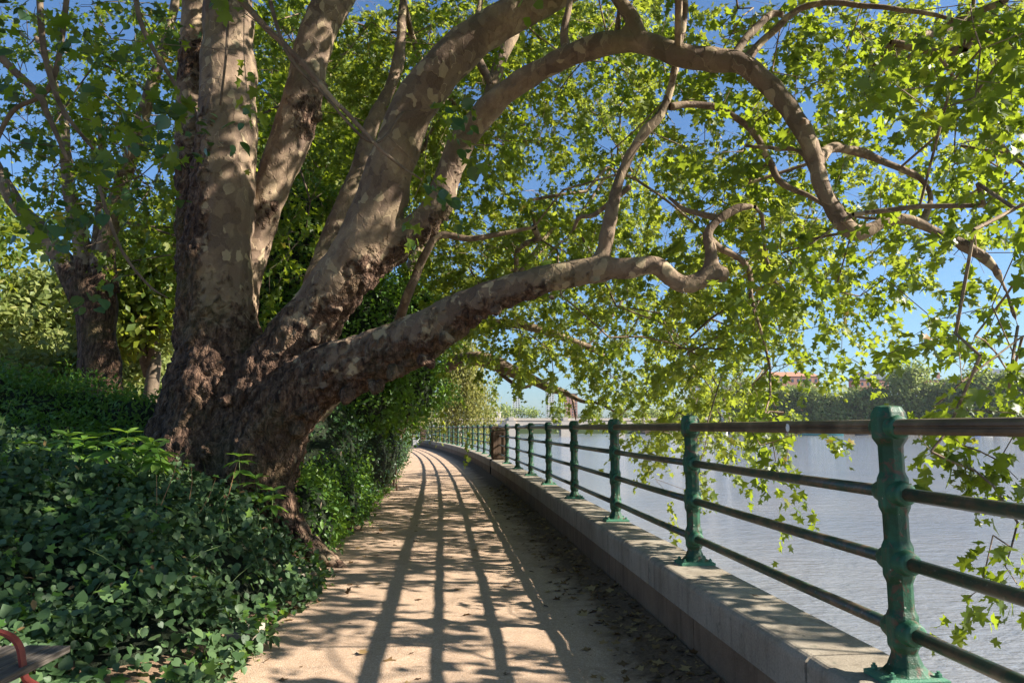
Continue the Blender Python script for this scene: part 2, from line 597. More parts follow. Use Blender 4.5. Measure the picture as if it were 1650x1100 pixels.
M['red_paint'] = simple_noise_mat('red painted iron', [(0.3, (0.13, 0.025, 0.02)), (0.7, (0.26, 0.05, 0.038))], 12, rough=0.45, bstr=0.2, bdist=0.003, spec=0.5)
M['old_wood'] = simple_noise_mat('weathered bench wood', [(0.25, (0.025, 0.020, 0.017)), (0.5, (0.085, 0.070, 0.058)), (0.75, (0.20, 0.17, 0.14))], 5, rough=0.85, bstr=0.9, bdist=0.006, bscale=7, stretch=(22, 1.0, 22))
M['dry_stalk'] = flat('dry stalk', (0.38, 0.20, 0.09), 0.8)
M['green_stem'] = flat('green stem', (0.10, 0.14, 0.04), 0.7)
M['white'] = flat('white paint', (0.75, 0.75, 0.72), 0.4)
M['tag_white'] = flat('white sticker', (0.8, 0.82, 0.82), 0.5)
M['dark'] = flat('dark void', (0.02, 0.025, 0.03), 0.6)
M['steel_teal'] = flat('teal steel', (0.045, 0.14, 0.17), 0.5)
M['glass'] = flat('window glass', (0.05, 0.07, 0.09), 0.15, 0.6)
M['brick_red'] = brickish('red brick', (0.36, 0.17, 0.12), (0.48, 0.25, 0.18))
M['brick_brown'] = brickish('brown brick', (0.28, 0.17, 0.12), (0.36, 0.23, 0.17))
M['render_pale'] = brickish('pale stucco', (0.55, 0.50, 0.43), (0.65, 0.60, 0.52))
M['tower_pale'] = brickish('pale concrete', (0.58, 0.57, 0.55), (0.68, 0.67, 0.65), 0.3)
M['slate'] = brickish('slate roof', (0.09, 0.11, 0.15), (0.15, 0.17, 0.21))
M['tile_roof'] = brickish('clay tile roof', (0.34, 0.15, 0.09), (0.45, 0.22, 0.14))
M['blue_tarp'] = flat('blue boat cover', (0.02, 0.09, 0.32), 0.55)
M['teal_hull'] = flat('teal hull', (0.03, 0.16, 0.18), 0.4)
M['dark_hull'] = flat('dark hull', (0.03, 0.035, 0.045), 0.4)
M['red_hull'] = flat('red canvas', (0.5, 0.09, 0.08), 0.6)
M['grass'] = brickish('grass ground', (0.05, 0.08, 0.02), (0.09, 0.12, 0.035), 3)

# ------------------------------------------------------------------ layout of the river edge
FY = [-4, 0.4, 2.85, 4.95, 7.25, 9.5, 11.8, 14.2, 16.7, 19.2, 21.8, 27.9, 36, 45.8, 56, 70, 85]
FX = [2.55, 1.93, 1.58, 1.305, 1.105, 0.89, 0.67, 0.435, 0.15, -0.155, -0.53, -1.30, -2.66, -4.9, -7.4, -11.5, -17.0]
_pf = np.polyfit(FY, FX, 4, w=[0.5, 1, 3, 3, 3, 3, 3, 3, 3, 3, 2, 2, 1, 1, 1, 1, 1])
_px = 90.0


def F(y):
    """x of the railing line at distance y"""
    y = np.asarray(y, float)
    base = np.polyval(_pf, np.clip(y, -5, _px))
    sl = float(np.polyval(np.polyder(_pf), _px))
    return base + np.where(y > _px, (y - _px) * max(sl, -0.46), 0.0)


WT = 0.512            # top of the coping
PATHW = 3.15


def edge_left(y):
    y = np.asarray(y, float)
    return F(y) - PATHW + 0.10 * np.sin(y * 1.3) + 0.06 * np.sin(y * 3.1 + 1)


def ground_z(x, y):
    u = F(y) - x
    z = 0.10 * np.exp(-np.clip(u - 0.2, 0, None) / 0.28)
    e = edge_left(y) - x
    z = z + 0.10 * sm(e, 0.0, 0.5) + 0.25 * sm(e, 0.5, 4)
    return z


def grid_mesh(name, us, ys, fx, fz):
    U, Y = np.meshgrid(us, ys)
    X = fx(U, Y)
    Z = fz(X, Y) if fz.__code__.co_argcount == 2 else fz(X, Y, U)
    V = np.stack([X, Y, Z], -1).reshape(-1, 3)
    n = len(us)
    i = np.arange(len(ys) - 1)[:, None] * n + np.arange(n - 1)[None, :]
    Fq = np.stack([i, i + 1, i + n + 1, i + n], -1).reshape(-1, 4)
    return np_mesh(name, V, Fq, True)


def lumps(X, Y, amp, f):
    out = np.zeros(X.shape)
    for k in range(5):
        a = k * 1.7 + 0.3
        g = f * (1.0 + 0.55 * k)
        out += np.sin(X * g * math.cos(a) + Y * g * math.sin(a) + k * 2.1) * np.cos(X * g * math.sin(a + 0.6) - Y * g * 0.8 + k) / (1 + 0.6 * k)
    return out * amp


us = np.concatenate([np.linspace(0.0, 4.4, 90), np.linspace(4.6, 12, 24), np.array([15, 20, 30, 45, 70, 110, 180, 300, 600, 1200, 1800])])
ys = np.concatenate([np.linspace(-8, 0, 9)[:-1], np.linspace(0, 14, 190), np.linspace(14.2, 40, 110), np.array([44, 50, 60, 70, 80, 95, 110, 130, 160, 200, 250, 320, 420, 600, 900])])
g = link('ground', grid_mesh('ground', -us[::-1], ys, lambda U, Y: F(Y) - 0.14 + U, lambda X, Y: ground_z(X, Y) - 0.004 + lumps(X, Y, 0.006, 7) * ((F(Y) - X < 0.8) | (X < edge_left(Y) - 0.1))), None, M['soil'])
tag(g, kind='structure')
ps = np.linspace(0, 1, 110)
pys = np.concatenate([np.linspace(-8, 0, 12)[:-1], np.linspace(0, 14, 260), np.linspace(14.1, 50, 160), np.linspace(52, 88, 20)])


def path_x(U, Y):
    a = edge_left(Y) - 0.03 + 0.035 * np.sin(Y * 9.1) * np.sin(Y * 2.3)
    b = F(Y) - 0.262
    return a + (b - a) * U


pth = link('path', grid_mesh('path', ps, pys, path_x, lambda X, Y, U: ground_z(X, Y) + 0.014 + lumps(X, Y, 0.0045, 6) * np.clip(np.minimum(U, 1 - U) * 12, 0, 1) - 0.012 * (U < 0.004)), None, M['path'])
UU = np.tile(ps, len(pys))
dirt = np.exp(-(1 - UU) * 2.9 / 0.44) * 1.5 + 0.55 * np.exp(-UU * 2.9 / 0.14)
da = pth.data.attributes.new('dirt', 'FLOAT', 'POINT'); da.data.foreach_set('value', dirt.astype(np.float32))
tag(pth, kind='structure')
# ------------------------------------------------------------------ water and far bank
WZ = -2.2
wme = bpy.data.meshes.new('river')
wys = [-60, 0, 20, 40, 60, 90, 130, 200, 300, 420, 900]
V = []
for y in wys:
    V.append((float(F(max(y, -4))) + 0.05, y, WZ)); V.append((1500, y, WZ))
wme.from_pydata(V, [], [(2 * i, 2 * i + 1, 2 * i + 3, 2 * i + 2) for i in range(len(wys) - 1)])
riv = link('river', wme, None, M['water'])
tag(riv, kind='structure')
mb = MB()
mb.add([(72, 372, WZ - 1), (1500, 265, WZ - 1), (1500, 900, WZ - 1), (72, 900, WZ - 1), (72, 372, 0.6), (1500, 265, 0.6), (1500, 900, 0.6), (72, 900, 0.6)],
       [(0, 1, 5, 4), (4, 5, 6, 7), (0, 4, 7, 3)])
fb = mb.build('far_bank_ground', M['plinth'])
tag(fb, kind='structure')
# embankment face below the railing wall
vs, fs = [], []
eys = np.concatenate([np.arange(-6, 90, 1.5), np.arange(95, 420, 20)])
for y in eys:
    x = float(F(y))
    vs += [(x + 0.105, y, WZ - 0.5), (x + 0.105, y, 0.30)]
for i in range(len(eys) - 1):
    fs.append((2 * i, 2 * i + 1, 2 * i + 3, 2 * i + 2))
me = bpy.data.meshes.new('embankment'); me.from_pydata(vs, [], fs)
tag(link('embankment', me, None, M['plinth']), kind='structure')

# ------------------------------------------------------------------ post positions along the line
def step_along(y, ds):
    s = 0
    dy = 0.01 if ds > 0 else -0.01
    while s < abs(ds):
        x0, x1 = float(F(y)), float(F(y + dy))
        s += math.hypot(x1 - x0, dy)
        y += dy
    return y


SP_ = 2.31
posts = [2.85]
while posts[-1] < 83:
    posts.append(step_along(posts[-1], SP_))
posts = [step_along(2.85, -2 * SP_), step_along(2.85, -SP_)] + posts
PIER1 = min(range(len(posts)), key=lambda i: abs(posts[i] - 21.9))
PIER2 = min(range(len(posts)), key=lambda i: abs(posts[i] - 56))


def heading(y):
    return math.atan2(2 * 0.05, float(F(y + 0.05) - F(y - 0.05)))    # angle of the line tangent


# river wall: coping and plinth blocks
wall = empty('river_wall', (float(F(3)), 3, 0), 'low buff stone wall along the river side of the gravel path, carrying the green railing', 'wall')


def sweep_block(y0, y1, prof, nseg=4):
    rings = []
    for k in range(nseg + 1):
        y = y0 + (y1 - y0) * k / nseg
        x = float(F(y)); a = heading(y)
        nx, ny = math.sin(a), -math.cos(a)       # to the river side
        rings.append([(x + nx * u, y + ny * u, z) for u, z in prof])
    b = MB(); b.loft(rings)
    return b


def cprof(f=0.0, t=0.0):
    W1, W2 = -0.255 + f, 0.130
    r = 0.045
    p = [(W2, 0.305), (W2, WT + t - 0.012), (W2 - 0.012, WT + t)]
    for k in range(6):
        a = R(90 * k / 5)
        p.append((W1 + r - r * math.sin(a), WT + t - r + r * math.cos(a)))
    p += [(W1, 0.305)]
    return p


gap = 0.006
for i in range(len(posts) - 1):
    if posts[i] > 80: break
    y0, y1 = posts[i] + 0.30 + gap, posts[i + 1] + 0.30 - gap
    if posts[i] < 15:
        segs = [(y0, (y0 + y1) / 2 - 0.4 - gap), ((y0 + y1) / 2 - 0.4 + gap, y1)] if i % 2 else [(y0, y1)]
    else:
        segs = [(y0, y1)]
    for a, b_ in segs:
        f, t = random.uniform(-0.004, 0.004), random.uniform(-0.003, 0.003)
        o = sweep_block(a, b_, cprof(f, t)).build('coping_stone', M['coping'], wall, smooth=False, auto=True)
    o = sweep_block(y0 - 0.9, y1 - 0.9 - 0.001, [(0.12, -0.2), (0.12, 0.298), (-0.245, 0.298), (-0.245, -0.2)]).build('base_stone', M['plinth'], wall, auto=True)

# railing
rail_root = empty('river_railing', (float(F(3)), 3, WT), 'green cast iron railing with four rails on top of the low river wall', 'railing')

RZ = [1.5, 1.235, 0.965, 0.697]      # rail heights


def post_meshes():
    """local: x across the wall (river +), y along the wall, z up from the coping"""
    H = 1.065
    prof = []   # z, half width across, half width along
    rl = [z - WT for z in RZ]
    w0, t0 = 0.047, 0.040
    wb, tb = 0.058, 0.050
    prof.append((0.022, 0.105, 0.075)); prof.append((0.034, 0.085, 0.066)); prof.append((0.055, 0.064, 0.055)); prof.append((0.085, 0.052, 0.046)); prof.append((0.11, 0.049, 0.043))
    for z in sorted(rl)[:3]:
        prof += [(z - 0.085, w0, t0), (z - 0.058, wb, tb), (z + 0.055, wb, tb), (z + 0.082, w0, t0)]
    z = rl[0]
    prof += [(z - 0.075, w0, t0), (z - 0.045, 0.066, 0.056), (z + 0.045, 0.066, 0.056), (z + 0.062, 0.062, 0.052), (H + 0.008, 0.048, 0.040), (H + 0.014, 0.02, 0.016)]
    prof.sort(key=lambda q: q[0])
    rings = []
    for z, a, b in prof:
        c = 0.42
        # chamfered section with a raised central rib on the path side and the ends
        ring = [(a, -b * c), (a, b * c), (a * 0.78, b * 0.62), (a * c, b), (-a * c, b), (-a * 0.78, b * 0.62), (-a, b * c), (-a, -b * c), (-a * 0.78, -b * 0.62), (-a * c, -b), (a * c, -b), (a * 0.78, -b * 0.62)]
        rings.append([(x, y, z) for x, y in ring])
    sh = MB(); sh.loft(rings)
    me_s = sh.mesh('post_shaft')
    bm = bmesh.new(); bm.from_mesh(me_s)
    bmesh.ops.recalc_face_normals(bm, faces=bm.faces)
    bmesh.ops.bevel(bm, geom=[e for e in bm.edges if e.calc_face_angle(0) > 0.35], offset=0.0035, segments=1, profile=0.6, affect='EDGES')
    bm.to_mesh(me_s); bm.free(); me_s.materials.append(M['iron'])
    bp = MB()
    bp.loft([[(-0.125, -0.085, 0.0), (0.125, -0.085, 0.0), (0.125, 0.085, 0.0), (-0.125, 0.085, 0.0)],
             [(-0.125, -0.085, 0.016), (0.125, -0.085, 0.016), (0.125, 0.085, 0.016), (-0.125, 0.085, 0.016)],
             [(-0.108, -0.07, 0.024), (0.108, -0.07, 0.024), (0.108, 0.07, 0.024), (-0.108, 0.07, 0.024)]])
    me_b = bp.mesh('base_plate'); me_b.materials.append(M['iron'])
    bo = MB()
    bo.loft([[(0.013 * math.cos(R(60 * k)), 0.013 * math.sin(R(60 * k)), z) for k in range(6)] for z in (0.018, 0.036)])
    bo.loft([[(0.007 * math.cos(R(60 * k)), 0.007 * math.sin(R(60 * k)), z) for k in range(6)] for z in (0.035, 0.045)])
    me_o = bo.mesh('bolt'); me_o.materials.append(M['iron'])
    # boss: a turned collar round the rail, local x = 0, axis along y
    cl = MB()
    rr = []
    for y, r in ((-0.088, 0.036), (-0.084, 0.043), (-0.070, 0.046), (-0.062, 0.049), (-0.048, 0.053), (0.048, 0.053), (0.062, 0.049), (0.070, 0.046), (0.084, 0.043), (0.088, 0.036)):
        rr.append([(r * math.cos(R(22.5 * k)), y, r * math.sin(R(22.5 * k))) for k in range(16)])
    cl.loft(rr)
    me_c = cl.mesh('collar', True)
    bm = bmesh.new(); bm.from_mesh(me_c); bmesh.ops.recalc_face_normals(bm, faces=bm.faces); bm.to_mesh(me_c); bm.free()
    me_c.materials.append(M['iron'])
    return me_s, me_b, me_o, me_c


MS, MBp, MO, MC = post_meshes()
for i, y in enumerate(posts):
    if i in (PIER1, PIER2): continue
    x = float(F(y)); a = heading(y)
    p = bpy.data.objects.new('post', MS)
    COL.objects.link(p); p.parent = rail_root
    p.location = Vector((x, y, WT)) - rail_root.location
    p.rotation_euler = (0, 0, a - R(90))
    det = y < 24
    for nm, me_, locs in (('base_plate', MBp, [(0, 0, 0)]), ('bolt', MO, [(sx * 0.095, sy * 0.058, 0) for sx in (-1, 1) for sy in (-1, 1)] if y < 16 else []), ('collar', MC, [(0, 0, z - WT) for z in RZ] if det else [])):
        for lc in locs:
            c = bpy.data.objects.new(nm, me_); COL.objects.link(c); c.parent = p; c.location = lc
            if nm == 'collar' and lc[2] > 0.9: c.scale = (1.02, 0.9, 1.02)

for i in range(len(posts) - 1):
    y0, y1 = posts[i], posts[i + 1]
    for j, z in enumerate(RZ):
        r = 0.034 if j == 0 else 0.0265
        pts = []
        for k in range(4):
            t = k / 3
            pts.append((float(F(y0)) * (1 - t) + float(F(y1)) * t, y0 + (y1 - y0) * t, z + (0.0 if j == 0 else -0.004 * math.sin(math.pi * t))))
        b = MB()
        if j == 0 and y0 < 14:   # moulded handrail: flat top, two grooves along each side
            sec = [(-0.030, -0.030), (-0.036, -0.018), (-0.036, -0.006), (-0.031, -0.003), (-0.031, 0.002), (-0.037, 0.006), (-0.036, 0.016), (-0.024, 0.029), (0.0, 0.033), (0.024, 0.029), (0.036, 0.016), (0.037, 0.0), (0.036, -0.018), (0.028, -0.031)]
            rings = []
            for p in pts:
                a_ = heading(p[1]); nx, ny = math.sin(a_), -math.cos(a_)
                rings.append([(p[0] + nx * q, p[1] + ny * q, p[2] + w) for q, w in sec])
            b.loft(rings)
            b.build('handrail', M['hand'], rail_root, auto=True)
            continue
        b.tube(pts, r, 14 if y0 < 14 else 8)
        b.build('handrail' if j == 0 else 'rail', M['hand'] if j == 0 else M['rail'], rail_root, smooth=True)
# white sticker on the handrail
sp0 = at(1310, 690.5, 3.25)
yy = 3.62
tg = MB(); aa = heading(yy)
cx = float(F(yy)) - 0.0352 * math.sin(aa)
tg.loft([[(cx - d, yy + 0.022 * math.cos(R(36 * k)), 1.497 + 0.022 * math.sin(R(36 * k))) for k in range(10)] for d in (0.0, 0.003)])
st = tg.build('sticker', M['tag_white'], rail_root)
st['label'] = 'small round white sticker on the handrail'


def pier(i, label):
    y = posts[i]; x = float(F(y)); a = heading(y) - R(90)
    e = empty('railing_pier', (x, y, 0), label, 'pier', 'brown piers in the railing')
    e.rotation_euler = (0, 0, a)
    b = MB(); b.box((0, 0, 0.95), (0.40, 0.40, 0.95)); b.build('pier_body', M['pier_wood'], e, bevel=0.012, local=True)
    b = MB()
    b.loft([[(-0.23, -0.23, 1.43), (0.23, -0.23, 1.43), (0.23, 0.23, 1.43), (-0.23, 0.23, 1.43)], [(-0.23, -0.23, 1.47), (0.23, -0.23, 1.47), (0.23, 0.23, 1.47), (-0.23, 0.23, 1.47)],
            [(-0.17, -0.17, 1.53), (0.17, -0.17, 1.53), (0.17, 0.17, 1.53), (-0.17, 0.17, 1.53)]])
    b.build('cap', M['pier_wood'], e, local=True)
    for s, (px_, py_) in enumerate(((0, -0.212), (-0.212, 0))):
        b = MB()
        w = 0.27
        for zz in (0.60, 1.36):
            b.box((px_, py_, zz), (w if s == 0 else 0.022, 0.022 if s == 0 else w, 0.045))
        for q in (-1, 1):
            b.box((px_ + (q * (w / 2 + 0.02) if s == 0 else 0), py_ + (0 if s == 0 else q * (w / 2 + 0.02)), 0.98), (0.04 if s == 0 else 0.022, 0.022 if s == 0 else 0.04, 0.80))
        b.build('panel_frame', M['pier_wood'], e, local=True)
    b = MB(); b.box((-0.262, -0.1, 0.28), (0.03, 0.09, 0.5)); o = b.build('drain_pipe', M['dark'], e, local=True)
    return e


pier(PIER1, 'nearer brown panelled pier in the railing, with a dark drain slot below it')
pier(PIER2, 'farther brown pier in the railing at the path bend, beside the small white box')
e = empty('utility_box', (float(F(54)) - 0.75, 54, 0), 'small white box on the path in front of the far brown pier', 'box')
b = MB(); b.box((0, 0, 0.32), (0.42, 0.4, 0.62)); b.build('box_body', M['white'], e, bevel=0.02, local=True)
b = MB(); b.box((0, 0, 0.66), (0.48, 0.46, 0.05)); b.build('lid', M['white'], e, local=True)

# ------------------------------------------------------------------ leaves
LEAF_NEAR = [(0, 0), (-0.05, 0.12), (0.02, 0.30), (0.0, 0.50), (0.16, 0.44), (0.22, 0.34), (0.34, 0.27), (0.40, 0.38), (0.50, 0.42), (0.60, 0.56), (0.66, 0.42), (0.68, 0.28), (0.60, 0.17), (0.74, 0.16), (0.84, 0.11), (1.0, 0.0)]


def star_template(half, cup=0.16, droop=0.22):
    pts = half + [(x, -y) for x, y in half[-2:0:-1]]
    V = [(0.34, 0.0)] + pts
    V = [(x, y, cup * abs(y) - droop * x * x) for x, y in V]
    n = len(pts)
    T = [(0, 1 + i, 1 + (i + 1) % n) for i in range(n)]
    return np.array(V, float), np.array(T)


T_NEAR = star_template(LEAF_NEAR)
T_MID = star_template([(0, 0), (0.03, 0.46), (0.32, 0.24), (0.64, 0.50), (0.64, 0.19), (1.0, 0.0)])
T_FAR = (np.array([(0, 0, 0), (0.08, 0.42, 0.06), (0.68, 0.42, 0.0), (1, 0, -0.2), (0.68, -0.42, 0.0), (0.08, -0.42, 0.06)]), np.array([(0, 2, 1), (0, 3, 2), (0, 4, 3), (0, 5, 4)]))
T_OVAL = (np.array([(0, 0, 0), (0.3, 0.26, 0.05), (0.72, 0.22, 0.02), (1, 0, -0.12), (0.72, -0.22, 0.02), (0.3, -0.26, 0.05)]), np.array([(0, 2, 1), (0, 3, 2), (0, 4, 3), (0, 5, 4)]))
T_DIAM = (np.array([(0, 0, 0), (0.5, 0.3, 0.05), (1, 0, -0.1), (0.5, -0.3, 0.05)]), np.array([(0, 2, 1), (0, 3, 2)]))
T_IVY = star_template([(0.04, 0), (-0.10, 0.20), (0.0, 0.40), (0.28, 0.50), (0.55, 0.40), (0.80, 0.20), (1.0, 0.0)], cup=0.10, droop=0.15)
T_IVY2 = star_template([(0.0, 0), (0.06, 0.24), (0.28, 0.42), (0.55, 0.40), (0.82, 0.20), (1.0, 0.0)], cup=0.22, droop=0.15)
T_LANCE = star_template([(0, 0), (0.2, 0.13), (0.5, 0.18), (0.8, 0.10), (1.0, 0.0)], cup=0.2, droop=0.35)


def frames(xdir, nrm):
    """rotation matrices (n,3,3) with columns x, y, z"""
    x = xdir / (np.linalg.norm(xdir, axis=1, keepdims=True) + 1e-9)
    z = nrm - x * np.sum(nrm * x, 1, keepdims=True)
    z = z / (np.linalg.norm(z, axis=1, keepdims=True) + 1e-9)
    y = np.cross(z, x)
    return np.stack([x, y, z], -1)


def leaves_mesh(name, tmpl, pos, rot, size, rnd):
    TV, TT = tmpl
    k = len(TV)
    n = len(pos)
    V = np.einsum('nij,kj->nki', rot, TV) * size[:, None, None] + pos[:, None, :]
    Fc = (TT[None, :, :] + (np.arange(n) * k)[:, None, None]).reshape(-1, 3)
    return np_mesh(name, V.reshape(-1, 3), Fc, False, {'rnd': np.repeat(rnd, k)})


def rvec(n):
    v = rng.normal(size=(n, 3))
    return v / np.linalg.norm(v, axis=1, keepdims=True)


class Leaves:
    def __init__(s): s.p = []; s.r = []; s.s = []; s.c = []

    def add(s, pos, rot, size, rnd):
        s.p.append(pos); s.r.append(rot); s.s.append(size); s.c.append(rnd)

    def cat(s):
        return np.concatenate(s.p), np.concatenate(s.r), np.concatenate(s.s), np.concatenate(s.c)


def leaf_parts(root, name, data, tmpl, mat, idx):
    """the largest leaves in view as objects of their own"""
    P, Rm, S, C = data
    var = []
    for v in np.linspace(0.05, 0.93, 7):
        me = np_mesh(name, tmpl[0], tmpl[1], False, {'rnd': np.full(len(tmpl[0]), v)})
        me.materials.append(mat); var.append(me)
    base = Vector(root.location)
    for i in idx:
        o = bpy.data.objects.new(name, var[min(6, int(C[i] * 7))])
        COL.objects.link(o)
        o.parent = root
        m = Matrix([[*(Rm[i][r] * S[i]), 0] for r in range(3)] + [[0, 0, 0, 1]])
        m.translation = Vector(P[i]) - base
        o.matrix_basis = m


def pick_largest(P, S, n, margin=10):
    px_, py_, zc = project(P)
    vis = (px_ > -margin) & (px_ < 1650 + margin) & (py_ > -margin) & (py_ < 1100 + margin) & (zc < 60)
    score = np.where(vis, S / zc, -1)
    idx = np.argsort(-score)[:n]
    return idx[score[idx] > 0]


# ------------------------------------------------------------------ branch growth
class Tree:
    def __init__(s, seed=1):
        s.P = np.zeros((60000, 3)); s.par = np.full(60000, -1); s.n = 0
        s.rmin = np.zeros(60000)
        s.chains = []
        s.g = np.random.default_rng(seed)

    def node(s, p, par, rmin=0):
        i = s.n
        s.P[i] = p; s.par[i] = par; s.rmin[i] = rmin; s.n += 1
        return i

    def limb(s, pts, rad):
        prev = -1
        ids = []
        for p, r in zip(pts, rad):
            prev = s.node(p, prev, r); ids.append(prev)
        return ids

    def grow(s, targets, step=0.35, wob=0.12, droop=0.0, maxr=None):
        """connect every target to the nearest existing node; returns the arriving direction for each"""
        T = np.asarray(targets)
        d0 = np.array([np.min(np.sum((s.P[:s.n] - t) ** 2, 1)) for t in T])
        order = np.argsort(d0 * s.g.uniform(0.6, 1.4, len(T)))
        dirs = np.zeros_like(T); tips = np.zeros(len(T), int)
        for ti in order:
            t = T[ti]
            dd = np.sum((s.P[:s.n] - t) ** 2, 1)
            j = int(np.argmin(dd))
            a = s.P[j].copy()
            L = math.sqrt(dd[j])
            k = max(1, int(L / step))
            off = s.g.normal(size=3) * wob * L
            off[2] += abs(L) * 0.10
            off2 = s.g.normal(size=3) * wob * L * 0.5
            ids = [j]
            for q in range(1, k + 1):
                u = q / k
                p = a + (t - a) * u + off * math.sin(math.pi * u) + off2 * math.sin(2 * math.pi * u)
                if q < k: p = p + s.g.normal(size=3) * min(0.07, L / k * 0.16)
                ids.append(s.node(p, ids[-1]))
            s.chains.append(ids)
            v = s.P[ids[-1]] - s.P[ids[-2]]
            dirs[ti] = v / (np.linalg.norm(v) + 1e-9); tips[ti] = ids[-1]
        return dirs, tips

    def mesh(s, name, r0=0.0035, ex=0.42, kmin=3, rcap=0.05):
        cnt = np.zeros(s.n)
        cnt[[c[-1] for c in s.chains]] = 1
        for i in range(s.n - 1, -1, -1):
            if s.par[i] >= 0: cnt[s.par[i]] += cnt[i]
        rad = np.minimum(r0 * np.maximum(cnt, 1) ** ex, rcap)
        for _ in range(3):
            Q = s.P.copy()
            for ids in s.chains:
                if len(ids) > 2:
                    a_ = np.array(ids)
                    Q[a_[1:-1]] = 0.5 * s.P[a_[1:-1]] + 0.25 * (s.P[a_[:-2]] + s.P[a_[2:]])
            s.P = Q
        VV, FF = [], []
        base = 0
        for ids in s.chains:
            pts = s.P[ids]
            rr = rad[ids].copy()
            rr[0] = rr[1]
            k = 6 if rr[0] > 0.018 else (4 if rr[0] > 0.007 else 3)
            t = np.gradient(pts, axis=0)
            t /= np.linalg.norm(t, axis=1, keepdims=True) + 1e-9
            u = np.where(np.abs(t[:, 2:3]) > 0.9, np.array([[1.0, 0, 0]]), np.array([[0, 0, 1.0]]))
            a = np.cross(t, u); a /= np.linalg.norm(a, axis=1, keepdims=True) + 1e-9
            b = np.cross(t, a)
            an = np.arange(k) * 2 * math.pi / k
            ring = pts[:, None, :] + rr[:, None, None] * (np.cos(an)[None, :, None] * a[:, None, :] + np.sin(an)[None, :, None] * b[:, None, :])
            m = len(ids)
            VV.append(ring.reshape(-1, 3))
            i0 = base + np.arange(m - 1)[:, None] * k + np.arange(k)[None, :]
            i1 = base + np.arange(m - 1)[:, None] * k + (np.arange(k)[None, :] + 1) % k
            FF.append(np.stack([i0, i1, i1 + k, i0 + k], -1).reshape(-1, 4))
            base += m * k
        V = np.concatenate(VV); Fq = np.concatenate(FF)
        return np_mesh(name, V, Fq, True, {'rough': np.zeros(len(V))})


def sprays(targets, dirs, nleaf=16, length=(0.35, 0.7), size=(0.10, 0.16), droop=0.5, tilt=0.55, seed=3, keep=None):
    """leafy shoots leaving each target point"""
    g_ = np.random.default_rng(seed)
    n = len(targets)
    d = dirs + g_.normal(size=(n, 3)) * 0.45
    d[:, 2] -= droop * g_.uniform(0.2, 1.2, n)
    d /= np.linalg.norm(d, axis=1, keepdims=True)
    L = g_.uniform(*length, n)
    side = np.cross(d, np.array([0, 0, 1.0])); side /= np.linalg.norm(side, axis=1, keepdims=True) + 1e-6
    out = Leaves()
    tone = g_.beta(2.0, 2.4, n)
    for k in range(nleaf):
        u = (k + 0.6) / nleaf
        u = u + g_.uniform(-0.04, 0.04, n)
        base = targets + d * (L * u)[:, None] + np.array([0, 0, -1.0]) * (0.22 * L * u * u)[:, None]
        base = base + g_.normal(size=(n, 3)) * 0.03
        sg = 1 if k % 2 else -1
        x = d * 0.55 + side * sg * g_.uniform(0.4, 1.1, n)[:, None] + g_.normal(size=(n, 3)) * 0.35
        x[:, 2] -= g_.uniform(0.1, 0.8, n)
        x /= np.linalg.norm(x, axis=1, keepdims=True)
        s_ = g_.uniform(size[0] * 0.75, size[1] * 1.08, n) * (0.75 + 0.5 * math.sin(math.pi * min(1, (k + 1) / nleaf)))
        pos = base + x * 0.045
        nrm = np.array([0, 0, 1.0]) + g_.normal(size=(n, 3)) * tilt
        rnd = np.clip(tone * 0.6 + g_.beta(2, 3, n) * 0.55, 0, 1)
        out.add(pos, frames(x, nrm), s_, rnd)
    return out


def spray_twigs(targets, dirs_like_seed=None):
    pass


def dens_map(rows, Y, spread, zmin=None, g_=None, mult=1.0, x0=0):
    """rows: strings of digits, each cell is 50 x 50 photo pixels; digit = shoots per square metre (x0.5) of that slab"""
    pts = []
    for r, row in enumerate(rows):
        for c, ch in enumerate(row):
            if not ch.isdigit() or ch == '0': continue
            yy0 = Y(c, r) if callable(Y) else Y
            cell = 50 * yy0 / FPX
            lam = int(ch) * mult * cell * cell * 3.0
            k = g_.poisson(lam)
            for _ in range(k):
                yv = yy0 + g_.uniform(-spread, spread)
                p = at(x0 + (c + g_.random()) * 50, (r + g_.random()) * 50, yv)
                pts.append(p)
    return np.array(pts)


# ------------------------------------------------------------------ the great plane tree
tree = empty('plane_tree', (float(at(350, 700, 8.4)[0]), 8.4, 0.0), 'huge old plane tree with mottled bark leaning its limbs over the gravel path', 'tree')


def limb_pts(spec, sub=5):
    pts, rad = [], []
    for px_, py_, Y, w in spec:
        pts.append(at(px_, py_, Y)); rad.append(w * 0.5 * Y * 1.02 / FPX)
    P = catmull([np.append(p, r) for p, r in zip(pts, rad)], sub)
    return [p[:3] for p in P], [max(0.004, float(p[3])) for p in P]


